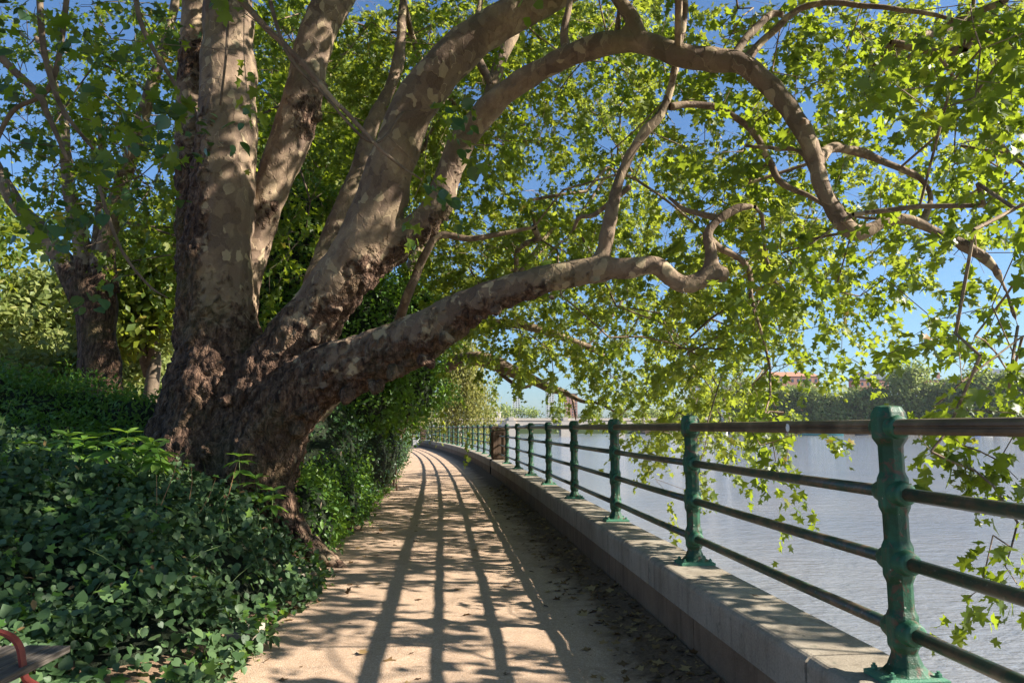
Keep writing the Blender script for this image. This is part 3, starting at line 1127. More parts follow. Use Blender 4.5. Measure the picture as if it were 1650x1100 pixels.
bole = [(345, 930, 8.4, 330), (347, 850, 8.4, 290), (350, 770, 8.4, 225), (356, 690, 8.4, 192), (362, 610, 8.4, 168), (350, 520, 8.4, 124), (350, 420, 8.4, 106), (358, 320, 8.4, 100), (366, 200, 8.4, 92), (368, 100, 8.5, 88), (368, 0, 8.5, 80), (366, -150, 8.6, 74), (380, -350, 8.8, 60), (420, -600, 9, 45), (430, -800, 9, 25)]
LIMBS = {
    'bole': bole,
    'dark_stem': [(330, 560, 8.7, 80), (318, 450, 8.9, 64), (312, 330, 9, 54), (308, 200, 9.1, 48), (312, 90, 9.2, 46), (318, 0, 9.3, 50), (300, -200, 9.6, 40), (270, -400, 10, 26)],
    'stem2': [(375, 620, 8.7, 100), (382, 500, 8.9, 64), (404, 410, 9.0, 56), (430, 320, 9.0, 58), (466, 230, 9.0, 66), (490, 150, 9, 62), (503, 80, 9, 60), (532, 10, 9, 60), (590, -80, 9.1, 52), (660, -220, 9.3, 40), (700, -420, 9.5, 26)],
    'stem3': [(385, 720, 8.2, 140), (428, 630, 8.15, 122), (480, 552, 8.1, 104), (535, 472, 8.0, 90), (582, 400, 7.9, 88), (612, 330, 7.9, 82), (632, 260, 7.85, 74), (660, 185, 7.8, 72), (705, 120, 7.75, 72), (765, 62, 7.7, 66), (835, 20, 7.6, 60), (900, -12, 7.5, 54), (1000, -60, 7.3, 46), (1130, -120, 7, 36), (1300, -200, 6.6, 24)],
    'arch': [(560, 455, 7.95, 66), (615, 408, 7.95, 54), (668, 372, 7.9, 50), (703, 335, 7.85, 48), (722, 280, 7.8, 44), (752, 218, 7.7, 43), (798, 165, 7.5, 42), (855, 122, 7.3, 39), (912, 92, 7.1, 39), (970, 72, 6.9, 40), (1032, 68, 6.7, 38), (1092, 88, 6.5, 37), (1150, 97, 6.4, 38), (1200, 106, 6.3, 36), (1252, 152, 6.2, 33), (1290, 202, 6.1, 31), (1312, 252, 6.05, 28), (1325, 302, 6, 26), (1350, 350, 6, 25), (1380, 376, 6, 25), (1420, 360, 6, 21), (1460, 353, 6, 19), (1510, 374, 6, 18), (1562, 400, 6, 16), (1602, 432, 6, 13), (1626, 482, 6, 9), (1640, 525, 6, 5)],
    'low': [(370, 830, 8.1, 140), (408, 750, 8.0, 136), (452, 672, 7.9, 112), (510, 612, 7.75, 98), (580, 585, 7.6, 90), (650, 558, 7.45, 82), (705, 528, 7.3, 74), (765, 490, 7.1, 60), (830, 465, 7.0, 51), (900, 444, 6.9, 46), (960, 434, 6.85, 43), (1010, 432, 6.8, 31), (1058, 428, 6.8, 28), (1085, 450, 6.8, 29), (1112, 458, 6.8, 31), (1142, 440, 6.8, 28), (1146, 405, 6.8, 20), (1140, 375, 6.8, 19), (1162, 352, 6.8, 18), (1190, 335, 6.8, 14), (1216, 333, 6.8, 10)],
    'riser': [(960, 440, 6.85, 44), (972, 408, 6.85, 25), (980, 370, 6.8, 20), (990, 320, 6.8, 19), (1005, 272, 6.8, 18), (1030, 225, 6.8, 18), (1060, 190, 6.8, 17), (1075, 160, 6.8, 15), (1086, 118, 6.75, 13), (1096, 60, 6.7, 12), (1108, -20, 6.6, 9)],
    'root': [(400, 740, 8.0, 120), (440, 800, 7.9, 70), (470, 845, 7.8, 44), (502, 882, 7.7, 32), (540, 908, 7.6, 20), (565, 925, 7.5, 8)],
    'root2': [(300, 760, 8.2, 120), (230, 830, 7.9, 90), (170, 900, 7.6, 50)],
    'kink': [(1135, 445, 6.8, 34), (1160, 440, 6.75, 26), (1166, 452, 6.7, 20)],
    'upfork': [(1032, 72, 6.7, 36), (1018, 30, 6.7, 27), (995, -5, 6.7, 24), (960, -60, 6.8, 20)],
    'right_fork': [(1318, 262, 6.05, 22), (1335, 240, 6.15, 17), (1362, 240, 6.2, 15), (1400, 250, 6.2, 14), (1440, 268, 6.2, 14), (1482, 288, 6.2, 14), (1500, 318, 6.15, 13), (1490, 350, 6.05, 13), (1478, 366, 6, 12)],
    'back_stem': [(500, 520, 8.9, 60), (525, 420, 9.4, 44), (548, 350, 9.5, 36), (578, 280, 9.6, 30), (600, 200, 9.7, 25), (640, 110, 9.8, 20), (650, 0, 10, 14)],
    'back_fork': [(600, 430, 8.3, 40), (650, 400, 8.9, 30), (700, 330, 9.3, 26), (740, 250, 9.5, 24), (785, 170, 9.6, 24), (805, 100, 9.7, 22), (838, 30, 9.8, 18), (850, -60, 9.9, 13)],
}
THIN = {
    'thin1': [(795, 140, 9.6, 16), (770, 95, 9.7, 14), (762, 60, 9.8, 11), (775, 0, 10, 8)],
    'thin2': [(1200, 100, 6.3, 20), (1222, 72, 6.3, 13), (1252, 45, 6.25, 12), (1290, 14, 6.2, 11), (1340, 4, 6.1, 10), (1400, 10, 6.0, 9), (1480, 20, 5.9, 8), (1560, 38, 5.8, 6), (1600, 55, 5.8, 4)],
    'thin3': [(1180, 95, 6.4, 16), (1205, 60, 6.5, 14), (1240, 25, 6.6, 12), (1262, 22, 6.6, 9)],
    'thin4': [(1080, 172, 6.8, 14), (1105, 168, 6.85, 12), (1150, 172, 6.9, 12), (1185, 190, 6.9, 11), (1215, 215, 6.9, 11), (1240, 260, 6.9, 12), (1256, 292, 6.9, 11), (1300, 315, 6.8, 8), (1360, 345, 6.6, 6), (1420, 352, 6.3, 4)],
    'thin5': [(930, -220, 5.0, 12), (370, -20, 5.2, 11), (420, 35, 5.2, 11), (480, 95, 5.2, 10), (530, 150, 5.2, 8), (580, 205, 5.2, 7), (640, 265, 5.2, 5), (680, 290, 5.2, 3)][1:],
    'thin6': [(500, 690, 11.2, 20), (560, 620, 11.0, 19), (625, 555, 10.0, 17), (655, 480, 9.0, 15), (672, 440, 9, 14), (690, 400, 9, 13), (712, 378, 9, 12), (755, 385, 9, 10), (800, 378, 9, 8), (860, 366, 9, 5)],
    'thin7': [(1142, 385, 6.8, 14), (1165, 402, 6.9, 11), (1195, 420, 6.9, 10), (1208, 440, 6.9, 9), (1210, 480, 6.9, 7), (1225, 530, 6.9, 4)],
    'thin8': [(1165, 352, 6.8, 12), (1130, 345, 7, 10), (1100, 335, 7.2, 8), (1080, 320, 7.3, 5)],
    'thin9': [(915, 92, 7.1, 20), (908, 55, 7.1, 14), (918, 0, 7.1, 10), (925, -60, 7.1, 8)],
    'thin10': [(993, 75, 6.85, 18), (996, 40, 6.8, 10), (1000, -10, 6.8, 7)],
    'thin11': [(1100, 60, 6.7, 10), (1103, 0, 6.7, 12), (1104, -50, 6.7, 12)],
    'thin12': [(1325, 300, 6, 12), (1290, 245, 6.3, 9), (1250, 240, 6.5, 7), (1200, 235, 6.8, 5)],
    'thin13': [(1015, 300, 6.9, 9), (960, 345, 7.2, 8), (935, 350, 7.3, 7), (925, 370, 7.4, 5)][0:],
}

tb = MB()
skel_all = {}
for nme, spec in LIMBS.items():
    pts, rad = limb_pts(spec)
    # wobble of the thickness along the limb
    rad = [r * (1 + 0.07 * mn.noise(Vector(p * 1.7)) + 0.05 * mn.noise(Vector(p * 4.1))) for p, r in zip(pts, rad)]
    skel_all[nme] = (pts, rad)
    tb.tube(pts, rad, 14)
# burls and knots
def knob(c, r, sq=(1, 1, 1)):
    b2 = bmesh.new()
    bmesh.ops.create_icosphere(b2, subdivisions=2, radius=1)
    tb.add([(c[0] + v.co.x * r * sq[0], c[1] + v.co.y * r * sq[1], c[2] + v.co.z * r * sq[2]) for v in b2.verts], [[v.index for v in f.verts] for f in b2.faces])
    b2.free()


kr = random.Random(5)
for px_, py_, Y, r in [(560, 640, 7.35, 0.10), (600, 618, 7.2, 0.12), (640, 600, 7.1, 0.13), (690, 575, 7.0, 0.11), (720, 545, 6.95, 0.09), (770, 515, 6.9, 0.08), (800, 498, 6.85, 0.07), (500, 660, 7.55, 0.12), (480, 690, 7.6, 0.11), (530, 600, 7.35, 0.10), (960, 455, 6.75, 0.055), (890, 478, 6.8, 0.05), (1100, 470, 6.7, 0.04), (1060, 425, 6.7, 0.05),
                       (520, 140, 8.8, 0.08), (515, 190, 8.75, 0.10), (440, 330, 8.6, 0.10), (500, 540, 7.75, 0.12), (460, 600, 7.7, 0.13), (540, 500, 7.7, 0.08), (720, 355, 7.7, 0.06), (1010, 45, 6.7, 0.06), (300, 640, 7.9, 0.2), (370, 650, 7.7, 0.2), (420, 560, 7.85, 0.10), (250, 720, 7.8, 0.2), (330, 720, 7.6, 0.22), (1295, 195, 6.0, 0.05), (1375, 380, 6, 0.04)]:
    c = at(px_, py_, Y)
    r *= 0.8
    for _ in range(3):
        knob(c + np.array([kr.uniform(-1, 1), kr.uniform(-1, 1) * 0.6, kr.uniform(-1, 1)]) * r * 0.5, r * kr.uniform(0.5, 0.85), (kr.uniform(0.8, 1.3), 1, kr.uniform(0.7, 1.2)))
tmp_me = tb.mesh('tmp')
tmp = bpy.data.objects.new('tmp', tmp_me)
COL.objects.link(tmp)
rm = tmp.modifiers.new('r', 'REMESH'); rm.mode = 'VOXEL'; rm.voxel_size = 0.021
smd = tmp.modifiers.new('s', 'SMOOTH'); smd.factor = 0.5; smd.iterations = 5
dg = bpy.context.evaluated_depsgraph_get()
trunk_me = bpy.data.meshes.new_from_object(tmp.evaluated_get(dg))
bpy.data.objects.remove(tmp); bpy.data.meshes.remove(tmp_me)
trunk_me.name = 'trunk'
nv = len(trunk_me.vertices)
co = np.zeros(nv * 3); trunk_me.vertices.foreach_get('co', co); co = co.reshape(-1, 3)
no = np.zeros(nv * 3); trunk_me.vertices.foreach_get('normal', no); no = no.reshape(-1, 3)
ROUGH = np.zeros(nv)
pxv, pyv, _ = project(co)
ROUGH = 1.0 * (1 - sm(co[:, 2], 1.9, 3.8)) * (1 - sm(co[:, 0], -3.0, -1.7) * 0.6)
ROUGH = np.maximum(ROUGH, 0.95 * (1 - sm(co[:, 0], -3.95, -3.5)) * (1 - sm(co[:, 2], 4.2, 6.5)))
under = sm(-no[:, 2], 0.05, 0.6) * (1 - sm(co[:, 0], -0.4, 1.4))
ROUGH = np.maximum(ROUGH, under * 0.8 * (1 - sm(co[:, 2], 3.6, 5)))
# scabby zones on stem 2 and under stem 3
for px_, py_, Y, r in [(515, 190, 8.9, 0.45), (440, 340, 8.7, 0.3), (530, 500, 7.9, 0.4), (470, 570, 7.9, 0.5), (630, 600, 7.2, 0.5), (690, 595, 7.0, 0.35), (755, 540, 6.9, 0.25), (500, 690, 7.6, 0.4), (560, 640, 7.4, 0.4), (300, 100, 9.1, 0.5)]:
    c = at(px_, py_, Y)
    ROUGH = np.maximum(ROUGH, 0.95 * np.exp(-np.sum((co - c) ** 2, 1) / (r * r) * 1.5))
disp = np.zeros(nv)
for i in range(nv):
    p = Vector(co[i])
    d = 0.020 * mn.noise(p * 2.6) + 0.012 * mn.noise(p * 7.0)
    w = ROUGH[i]
    if w > 0.12:
        q = Vector((p.x * 6.5 + 0.5 * mn.noise(p * 3), p.y * 6.5, p.z * 3.0))
        dist = mn.voronoi(q)[0]
        plate = min(0.4, dist[1] - dist[0])
        d += w * (0.10 * plate - 0.02 + 0.030 * mn.noise(p * 13) + 0.016 * mn.noise(p * 27))
    disp[i] = d
# vertical flutes in the bole
ang = np.arctan2(co[:, 1] - 8.4, co[:, 0] - tree.location[0])
fl = (1 - sm(co[:, 2], 0.8, 3.2)) * (1 - sm(co[:, 0], -2.9, -2.3))
disp += fl * 0.05 * np.sin(ang * 7 + co[:, 2] * 0.9 + np.sin(co[:, 2] * 2))
co2 = co + no * disp[:, None]
trunk_me.vertices.foreach_set('co', co2.astype(np.float32).ravel())
a = trunk_me.attributes.new('rough', 'FLOAT', 'POINT'); a.data.foreach_set('value', ROUGH.astype(np.float32))
trunk_me.polygons.foreach_set('use_smooth', np.ones(len(trunk_me.polygons), dtype=bool))
trunk_me.materials.clear(); trunk_me.materials.append(M['bark'])
link('trunk', trunk_me, tree)
for nme, spec in THIN.items():
    pts, rad = limb_pts(spec, 6)
    pts = [p + 0.012 * np.array([mn.noise(Vector(p * 5)), mn.noise(Vector(p * 5 + 9)), mn.noise(Vector(p * 5 + 17))]) for p in pts]
    skel_all[nme] = (pts, rad)
    b = MB(); b.tube(pts, rad, 8); o = b.build('branch', M['bark'], tree, smooth=True)

T1 = Tree(11)
for nme, (pts, rad) in skel_all.items():
    if nme.startswith('root'): continue
    if nme == 'bole':
        pts, rad = pts[30:], rad[30:]
    T1.limb(pts, rad)

g1 = np.random.default_rng(21)
# each cell 50 px; 33 columns x 22 rows
mid_rows = [
    "000000001222222111111222233343444",
    "000000000112222111111222233343444",
    "000000000001112111112222233332433",
    "000000000000111121111122223322333",
    "000000000000011111111112222322333",
    "000000000000001110011112222222222",
    "000000000000000111111112222322111",
    "000000000000000111111111121121122",
    "000000000000000011111111221121122",
    "000000000000000001111111222211222",
    "000000000000000000011101322201111",
    "000000000000000000000000231010011",
    "000000000000000000000000220000001",
    "000000000000000000000000220000000",
    "000000000000000000000000110000000",
    "000000000000000000000000010000000",
]
back_rows = [
    "000000002233333333333222222223333",
    "000000002223333332333222221222333",
    "000000000223333333332221121122222",
    "000000000022333222333221221112222",
    "000000000002333332312222222111222",
    "000000000003333332122223222111011",
    "000000000003333333322223332100010",
    "000000000000333333333333333211110",
    "000000000000033333333333222101010",
    "000000000000003333333332210000000",
    "000000000000003333333221000000000",
    "000000000000001222222210000000000",
    "000000000000000001122210000000000",
    "000000000000000000011100000000000",
]
tg_mid = dens_map(mid_rows, lambda c, r: (9.6 if c < 22 else 7.0) + 0.7 * math.sin(c * 0.9 + r), 1.2, g_=g1, mult=4.2)
tg_back = dens_map(back_rows, lambda c, r: (14.5 if c < 21 else 10.8) + 0.8 * math.sin(c * 0.7), 2.6, g_=g1, mult=4.4)
# near shoots on the right and hanging over the rail
near_rows = [
    "000000000000000000000000000011233",
    "000000000000000000000000000011223",
    "000000000000000000000000000011223",
    "000000000000000000000000000001222",
    "000000000000000000000000000000122",
    "000000000000000000000000000000112",
    "000000000000000000000000000000112",
    "000000000000000000000000000000012",
    "000000000000000000000000000010122",
    "000000000000000000000000000011112",
    "000000000000000000000000000001112",
    "000000000000000000000000000010011",
    "000000000000000000000000000002122",
    "000000000000000000000000000000112",
]
tg_near = dens_map(near_rows, 4.8, 0.7, g_=g1, mult=5.0)
# single hanging sprays against the water
hang = []
for px_, py_, Y in [(1235, 700, 5.6), (1245, 730, 5.6), (1225, 735, 5.7), (1250, 760, 5.6), (1238, 775, 5.6), (1325, 708, 5.2), (1330, 712, 5.2), (1215, 690, 5.7),
                    (1480, 720, 4.3), (1500, 745, 4.3), (1550, 735, 4.3), (1580, 745, 4.2), (1570, 775, 4.2), (1610, 760, 4.2), (1625, 720, 4.2), (1600, 800, 4.1), (1630, 830, 4.1), (1640, 790, 4.1), (1600, 880, 4.0), (1630, 900, 4.0), (1620, 930, 4.0), (1580, 965, 3.9), (1560, 980, 3.9), (1640, 960, 3.9), (1530, 760, 4.3), (1640, 860, 4), (1645, 700, 4.2)]:
    hang.append(at(px_, py_ - 18, Y))
hang = np.array(hang)
# foliage high over the frame that shades trunk and ivy
n_over = 1500
ov = np.stack([g1.uniform(-6.5, 9.0, n_over), g1.uniform(1.5, 13, n_over), g1.uniform(0, 1, n_over)], 1)
ztop = CAMZ + 0.70 * ov[:, 1] + 0.9
ov[:, 2] = np.maximum(ztop, 5.2) + ov[:, 2] ** 1.2 * 5.0
# thin the overhead foliage where its shade would fall on the path
hit = ov[:, 0] - ov[:, 2] / math.tan(R(SUN_EL))
keep = (hit < -3.4) | (g1.random(n_over) < 0.12)
ov = ov[keep]


def thin_out(T, prob=0.55, limb_px=30):
    """keep the limbs readable and let the low sun reach the path"""
    k_ = np.ones(len(T), bool)
    hx = T[:, 0] - T[:, 2] / math.tan(R(SUN_EL)) * math.cos(R(SUN_AZ))
    hy = T[:, 1] - T[:, 2] / math.tan(R(SUN_EL)) * math.sin(R(SUN_AZ))
    onp = (hx > edge_left(hy) + 0.3) & (hx < F(hy)) & (hy > 2)
    onp |= (hy > 9) & (hy < 40) & (hx > edge_left(hy) - 4.0) & (hx < F(hy))
    x3 = T[:, 0] - (T[:, 2] - 3) / math.tan(R(SUN_EL)) * math.cos(R(SUN_AZ))
    onp |= (x3 > -7.5) & (x3 < -2.6) & (hy > 10.5) & (hy < 19) & (T[:, 2] > 3)
    k_ &= ~onp | (g1.random(len(T)) < prob)
    ct = (T[:, 2] - 3.1) / math.tan(R(SUN_EL))
    lx_, ly_ = T[:, 0] - ct * math.cos(R(SUN_AZ)), T[:, 1] - ct * math.sin(R(SUN_AZ))
    k_ &= ~((lx_ > -3.0) & (lx_ < 2.4) & (ly_ > 6.2) & (ly_ < 8.3) & (T[:, 2] > 3.4)) | (g1.random(len(T)) < 0.5)
    rail = (np.abs(T[:, 0] - F(T[:, 1])) < 0.55) & (T[:, 2] < 2.3)
    k_ &= ~rail
    tx, ty, tz = project(T)
    for nm_ in LIMBS:
        pts, rad = skel_all[nm_]
        lx, ly, lz = project(np.array(pts))
        d2 = (tx[:, None] - lx[None]) ** 2 + (ty[:, None] + 18 - ly[None]) ** 2
        j_ = np.argmin(d2, 1)
        w_ = np.array(rad)[j_] * FPX / lz[j_] + limb_px
        k_ &= ~((d2[np.arange(len(T)), j_] < w_ ** 2) & (tz < lz[j_] + 0.3) & (g1.random(len(T)) < 0.9))
    return T[k_]


tg_mid = thin_out(tg_mid); tg_near = thin_out(tg_near, 0.7); tg_back = thin_out(tg_back, 0.6)
rt = np.stack([g1.uniform(3.2, 8.5, 420), g1.uniform(0.5, 8, 420), g1.uniform(1.8, 6.0, 420)], 1)
rx_, _, _ = project(rt)
rt = rt[(rx_ > 1680) & (g1.random(420) < 0.5)]
shade_lf = np.stack([g1.uniform(-0.8, 3.4, 330), g1.uniform(3.2, 6.2, 330), g1.uniform(5.0, 7.8, 330)], 1)  # unseen shoots above the frame, added to shade the upper-left leaves
shade_rs = np.stack([g1.uniform(3.8, 9.0, 260), g1.uniform(3.0, 8.0, 260), g1.uniform(5.6, 9.5, 260)], 1)  # unseen shoots high on the right, added to darken the upper-right leaves
shade_rs = shade_rs[shade_rs[:, 0] - shade_rs[:, 2] * 1.55 < -3.0]
ov = np.concatenate([ov, rt, shade_lf, shade_rs])
ox_, oy_, _ = project(ov - np.array([0, 0, 0.75]))
ov = ov[(oy_ < -25) | (ox_ > 1690)]
for zt_, x0_, x1_, pk_ in ((3.1, -2.6, 2.4, 0.22), (2.0, -4.2, -2.4, 0.5), (4.6, -4.0, 1.5, 0.5)):
    ct = (ov[:, 2] - zt_) / math.tan(R(SUN_EL))
    lx_, ly_ = ov[:, 0] - ct * math.cos(R(SUN_AZ)), ov[:, 1] - ct * math.sin(R(SUN_AZ))
    ov = ov[~((lx_ > x0_) & (lx_ < x1_) & (ly_ > 5.8) & (ly_ < 8.8)) | (g1.random(len(ov)) < pk_)]
coarse = []
for arr, nn_ in ((tg_back, 45), (tg_mid, 60), (tg_near, 16), (ov, 30)):
    coarse.append(arr[g1.choice(len(arr), min(nn_, len(arr)), replace=False)])
T1.grow(np.concatenate(coarse), 0.4, 0.13)
for arr, nn_ in ((tg_back, 200), (tg_mid, 260), (tg_near, 60), (ov, 90)):
    T1.grow(arr[g1.choice(len(arr), min(len(arr), nn_), replace=False)], 0.35, 0.12)
d_mid, _ = T1.grow(tg_mid, 0.3, 0.10)
d_back, _ = T1.grow(tg_back, 0.4, 0.10)
d_near, _ = T1.grow(tg_near, 0.25, 0.08)
d_hang, _ = T1.grow(hang[np.argsort(-hang[:, 2])], 0.15, 0.04)
hang = hang[np.argsort(-hang[:, 2])]
d_ov, _ = T1.grow(ov, 0.5, 0.10)
link('branches', T1.mesh('branches', 0.0032, 0.40), tree, M['bark'])['kind'] = 'stuff'
print('main tree sprays', len(tg_mid), len(tg_back), len(tg_near), len(ov), 'nodes', T1.n)

Ln = Leaves()
for L_ in (sprays(tg_near, d_near, 20, (0.3, 0.6), (0.055, 0.10), seed=31), sprays(hang, d_hang, 12, (0.16, 0.32), (0.045, 0.085), droop=0.9, seed=32), sprays(tg_mid, d_mid, 20, (0.3, 0.65), (0.06, 0.105), seed=33)):
    Ln.p += L_.p; Ln.r += L_.r; Ln.s += L_.s; Ln.c += L_.c


# leafy shoots, half with shade-darkened leaves, hanging close to the camera at the top left
left_rows = [
    "111011110000000000000000000000000",
    "101111010000000000000000000000000",
    "110110120000000000000000000000000",
    "211122110000003200000000000000000",
    "221231220000023000000000000000000",
    "221132210000120000000000000000000",
    "112111110000010000000000000000000",
    "010111000000000000000000000000000",
    "000100000000000000000000000000000",
    "000011000000000000000000000000000",
]
tg_left = dens_map(left_rows, lambda c, r: 5.2 if c < 10 else 5.4, 0.9, g_=g1, mult=6.0)
T1b = Tree(5)
for spec in [[(-120, -160, 5.0, 14), (-20, 60, 5.0, 13), (60, 150, 5.0, 12), (75, 180, 5, 10), (110, 260, 5, 6)],
             [(60, -120, 5.3, 12), (68, 60, 5.3, 11), (90, 150, 5.3, 9), (110, 190, 5.3, 7), (150, 240, 5.3, 5)],
             [(215, -120, 5.2, 10), (225, 30, 5.2, 9), (290, 150, 5.2, 6), (300, 190, 5.2, 5)],
             [(115, -60, 5.4, 10), (85, 130, 5.4, 9), (20, 180, 5.4, 8), (-20, 260, 5.4, 7)],
             [(365, -80, 5.2, 6), (366, 60, 5.2, 5), (355, 170, 5.2, 4)],
             [(420, -60, 5.0, 8), (460, 80, 5.0, 6), (520, 150, 5.1, 5), (600, 230, 5.2, 5), (650, 180, 5.3, 4)],
             [(160, 300, 5.2, 6), (175, 350, 5.2, 6), (200, 410, 5.2, 5), (240, 460, 5.2, 4), (270, 480, 5.2, 2)]]:
    pts, rad = limb_pts(spec, 7)
    b = MB(); b.tube(pts, rad, 6); b.build('branch', M['twig'], tree, smooth=True)
    T1b.limb(pts, rad)
tg_left = thin_out(tg_left, 1.0, 5)
d_left, _ = T1b.grow(tg_left, 0.25, 0.12)
link('branches', T1b.mesh('branches_left', 0.0028, 0.38), tree, M['twig'])['kind'] = 'stuff'
L_ = sprays(tg_left, d_left, 12, (0.25, 0.5), (0.06, 0.11), seed=35)
P, Rm, S, C = L_.cat()
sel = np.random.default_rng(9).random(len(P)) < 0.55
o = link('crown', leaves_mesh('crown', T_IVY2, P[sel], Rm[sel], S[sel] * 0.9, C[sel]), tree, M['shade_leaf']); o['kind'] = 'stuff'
Ln.p.append(P[~sel]); Ln.r.append(Rm[~sel]); Ln.s.append(S[~sel]); Ln.c.append(C[~sel])
P, Rm, S, C = Ln.cat()
big = pick_largest(P, S, 295)
leaf_parts(tree, 'leaf', (P, Rm, S, C), T_NEAR, M['plane_leaf'], big)
mask = np.ones(len(P), bool); mask[big] = False
near = mask & (project(P)[2] < 5.4)
rest = mask & ~near
o = link('crown', leaves_mesh('crown', T_NEAR, P[near], Rm[near], S[near], C[near]), tree, M['plane_leaf']); o['kind'] = 'stuff'
o = link('crown', leaves_mesh('crown', T_MID, P[rest], Rm[rest], S[rest], C[rest]), tree, M['plane_leaf']); o['kind'] = 'stuff'
print('near leaves', near.sum(), 'rest', rest.sum())
Lb = sprays(tg_back, d_back, 30, (0.4, 0.8), (0.075, 0.125), seed=34)
P, Rm, S, C = Lb.cat()
o = link('crown', leaves_mesh('crown', T_MID, P, Rm, S, C), tree, M['far_leaf']); o['kind'] = 'stuff'
Lo = sprays(ov, d_ov, 18, (0.5, 0.9), (0.09, 0.15), seed=36)  # unseen part of the crown, with the shoots added for shade
P, Rm, S, C = Lo.cat()
o = link('crown', leaves_mesh('crown', T_FAR, P, Rm, S, C), tree, M['plane_leaf']); o['kind'] = 'stuff'


# ------------------------------------------------------------------ other plane trees
def plane_tree(spec_list, rows, Yf, spread, label, group=None, mult=0.3, mat='far_leaf', seed=1, nleaf=14, size=(0.12, 0.19), tmpl=None, bark='bark', extra=None, droop=0.6, x0=0):
    g_ = np.random.default_rng(seed)
    base = at(*spec_list[0][0][:3])
    root = empty('plane_tree', (base[0], base[1], 0.0), label, 'tree', group)
    T = Tree(seed)
    tbm = MB()
    for spec in spec_list:
        pts, rad = limb_pts(spec)
        pts = [p + 0.04 * np.array([mn.noise(Vector(p * 1.5)), 0, mn.noise(Vector(p * 1.5 + 9))]) for p in pts]
        rad = [r * (1 + 0.15 * mn.noise(Vector(p * 2.2))) for p, r in zip(pts, rad)]
        if bark == 'dark_bark' and spec is not spec_list[0]:
            sb_ = MB(); sb_.tube(pts, rad, 10); so_ = sb_.build('stem', M['bark'], root, smooth=True)
        else:
            tbm.tube(pts, rad, 10)
        T.limb(pts[6:], rad[6:])
    tob = tbm.build('trunk', M['bark'], root, smooth=True)
    for ob_ in [tob] + [c for c in bpy.data.objects if c.parent == root and c.name.startswith('stem')]:
        zz = np.array([v.co.z for v in ob_.data.vertices])
        ztop_ = at(150, 430, 13)[2] if bark == 'dark_bark' else 2.2
        ra = ob_.data.attributes.new('rough', 'FLOAT', 'POINT')
        ra.data.foreach_set('value', (1.25 * (1 - sm(zz, ztop_ - 0.7, ztop_ + 0.5))).astype(np.float32))
    tg_ = dens_map(rows, Yf, spread, g_=g_, mult=mult, x0=x0)
    if seed == 61: tg_ = thin_out(tg_, 0.45, 6)
    if extra is not None: tg_ = np.concatenate([tg_, extra])
    T.grow(tg_[g_.choice(len(tg_), min(30, len(tg_)), replace=False)], 0.6, 0.14)
    T.grow(tg_[g_.choice(len(tg_), min(150, len(tg_)), replace=False)], 0.5, 0.12)
    d, _ = T.grow(tg_, 0.5, 0.1)
    link('branches', T.mesh('branches', 0.004, 0.4), root, M['twig'])['kind'] = 'stuff'
    P, Rm, S, C = sprays(tg_, d, nleaf, (0.4, 0.9), size, droop=droop, seed=seed + 50).cat()
    o = link('crown', leaves_mesh('crown', tmpl or T_FAR, P, Rm, S, C), root, M[mat]); o['kind'] = 'stuff'
    print('plane tree', label[:30], len(tg_))
    return root


far_rows = [
    "000000000000000000000000000000000"] * 7 + [
    "000000000000023333333322100000000",
    "000000000000013333333332100000000",
    "000000000000002333333332210000000",
    "000000000000001333333332210000000",
    "000000000000001232222332100000000",
    "000000000000001110112232200000000",
    "000000000000000110001122210000000",
]
plane_tree([[(625, 720, 21, 44), (640, 670, 21, 36), (665, 630, 21, 30), (720, 590, 20, 24), (760, 577, 19, 22), (800, 586, 18.5, 24), (850, 608, 18, 18), (900, 630, 17.5, 10), (935, 645, 17, 6), (965, 650, 16.8, 4), (1000, 668, 16.5, 2)],
            [(640, 670, 21, 34), (640, 560, 21, 30), (665, 440, 21, 26), (700, 300, 21, 20), (720, 150, 21, 12)],
            [(655, 640, 21, 30), (700, 560, 20, 22), (770, 526, 18, 18), (840, 524, 17.5, 15), (900, 540, 17.5, 12), (950, 560, 17.5, 10), (980, 580, 17.5, 7)],
            [(885, 622, 17.6, 9), (905, 628, 17.6, 6), (920, 642, 17.4, 4), (928, 675, 17.3, 2)],
            [(795, 590, 18.5, 8), (820, 612, 18.4, 7), (842, 624, 18.3, 6), (865, 615, 18.3, 4)]],
           far_rows, lambda c, r: 19.0, 3.5, 'leaning plane tree beyond the big one, its lit boughs drooping over the railing', mult=1.9, seed=61, nleaf=22, size=(0.08, 0.135), tmpl=T_MID)
curtain_rows = ["0" * 33] * 8 + [
    "000000000000000000000001332210000",
    "000000000000000000000011332110000",
    "000000000000000000000112211110000",
    "000000000000000000000121001100000",
    "000000000000000000001222000000000",
    "000000000000000000001232000000000",
    "000000000000000000000122000000000",
    "000000000000000000000110000000000",
]
# outer shoots of the great tree hanging far out over the river (beyond rail)
tg_c = dens_map(curtain_rows, lambda c, r: 10.5, 1.8, g_=g1, mult=3.0)
T2 = Tree(8)
for nme in ('low', 'arch', 'riser'):
    T2.limb(*[q[40:] if nme != 'riser' else q for q in skel_all[nme]])
d_c, _ = T2.grow(tg_c[g1.choice(len(tg_c), 30, replace=False)], 0.5, 0.12)
d_c, _ = T2.grow(tg_c, 0.35, 0.1)
link('branches', T2.mesh('branches_far', 0.003, 0.38), tree, M['twig'])['kind'] = 'stuff'
P, Rm, S, C = sprays(tg_c, d_c, 22, (0.35, 0.7), (0.065, 0.11), droop=0.9, seed=71).cat()
o = link('crown', leaves_mesh('crown', T_MID, P, Rm, S, C), tree, M['far_leaf']); o['kind'] = 'stuff'

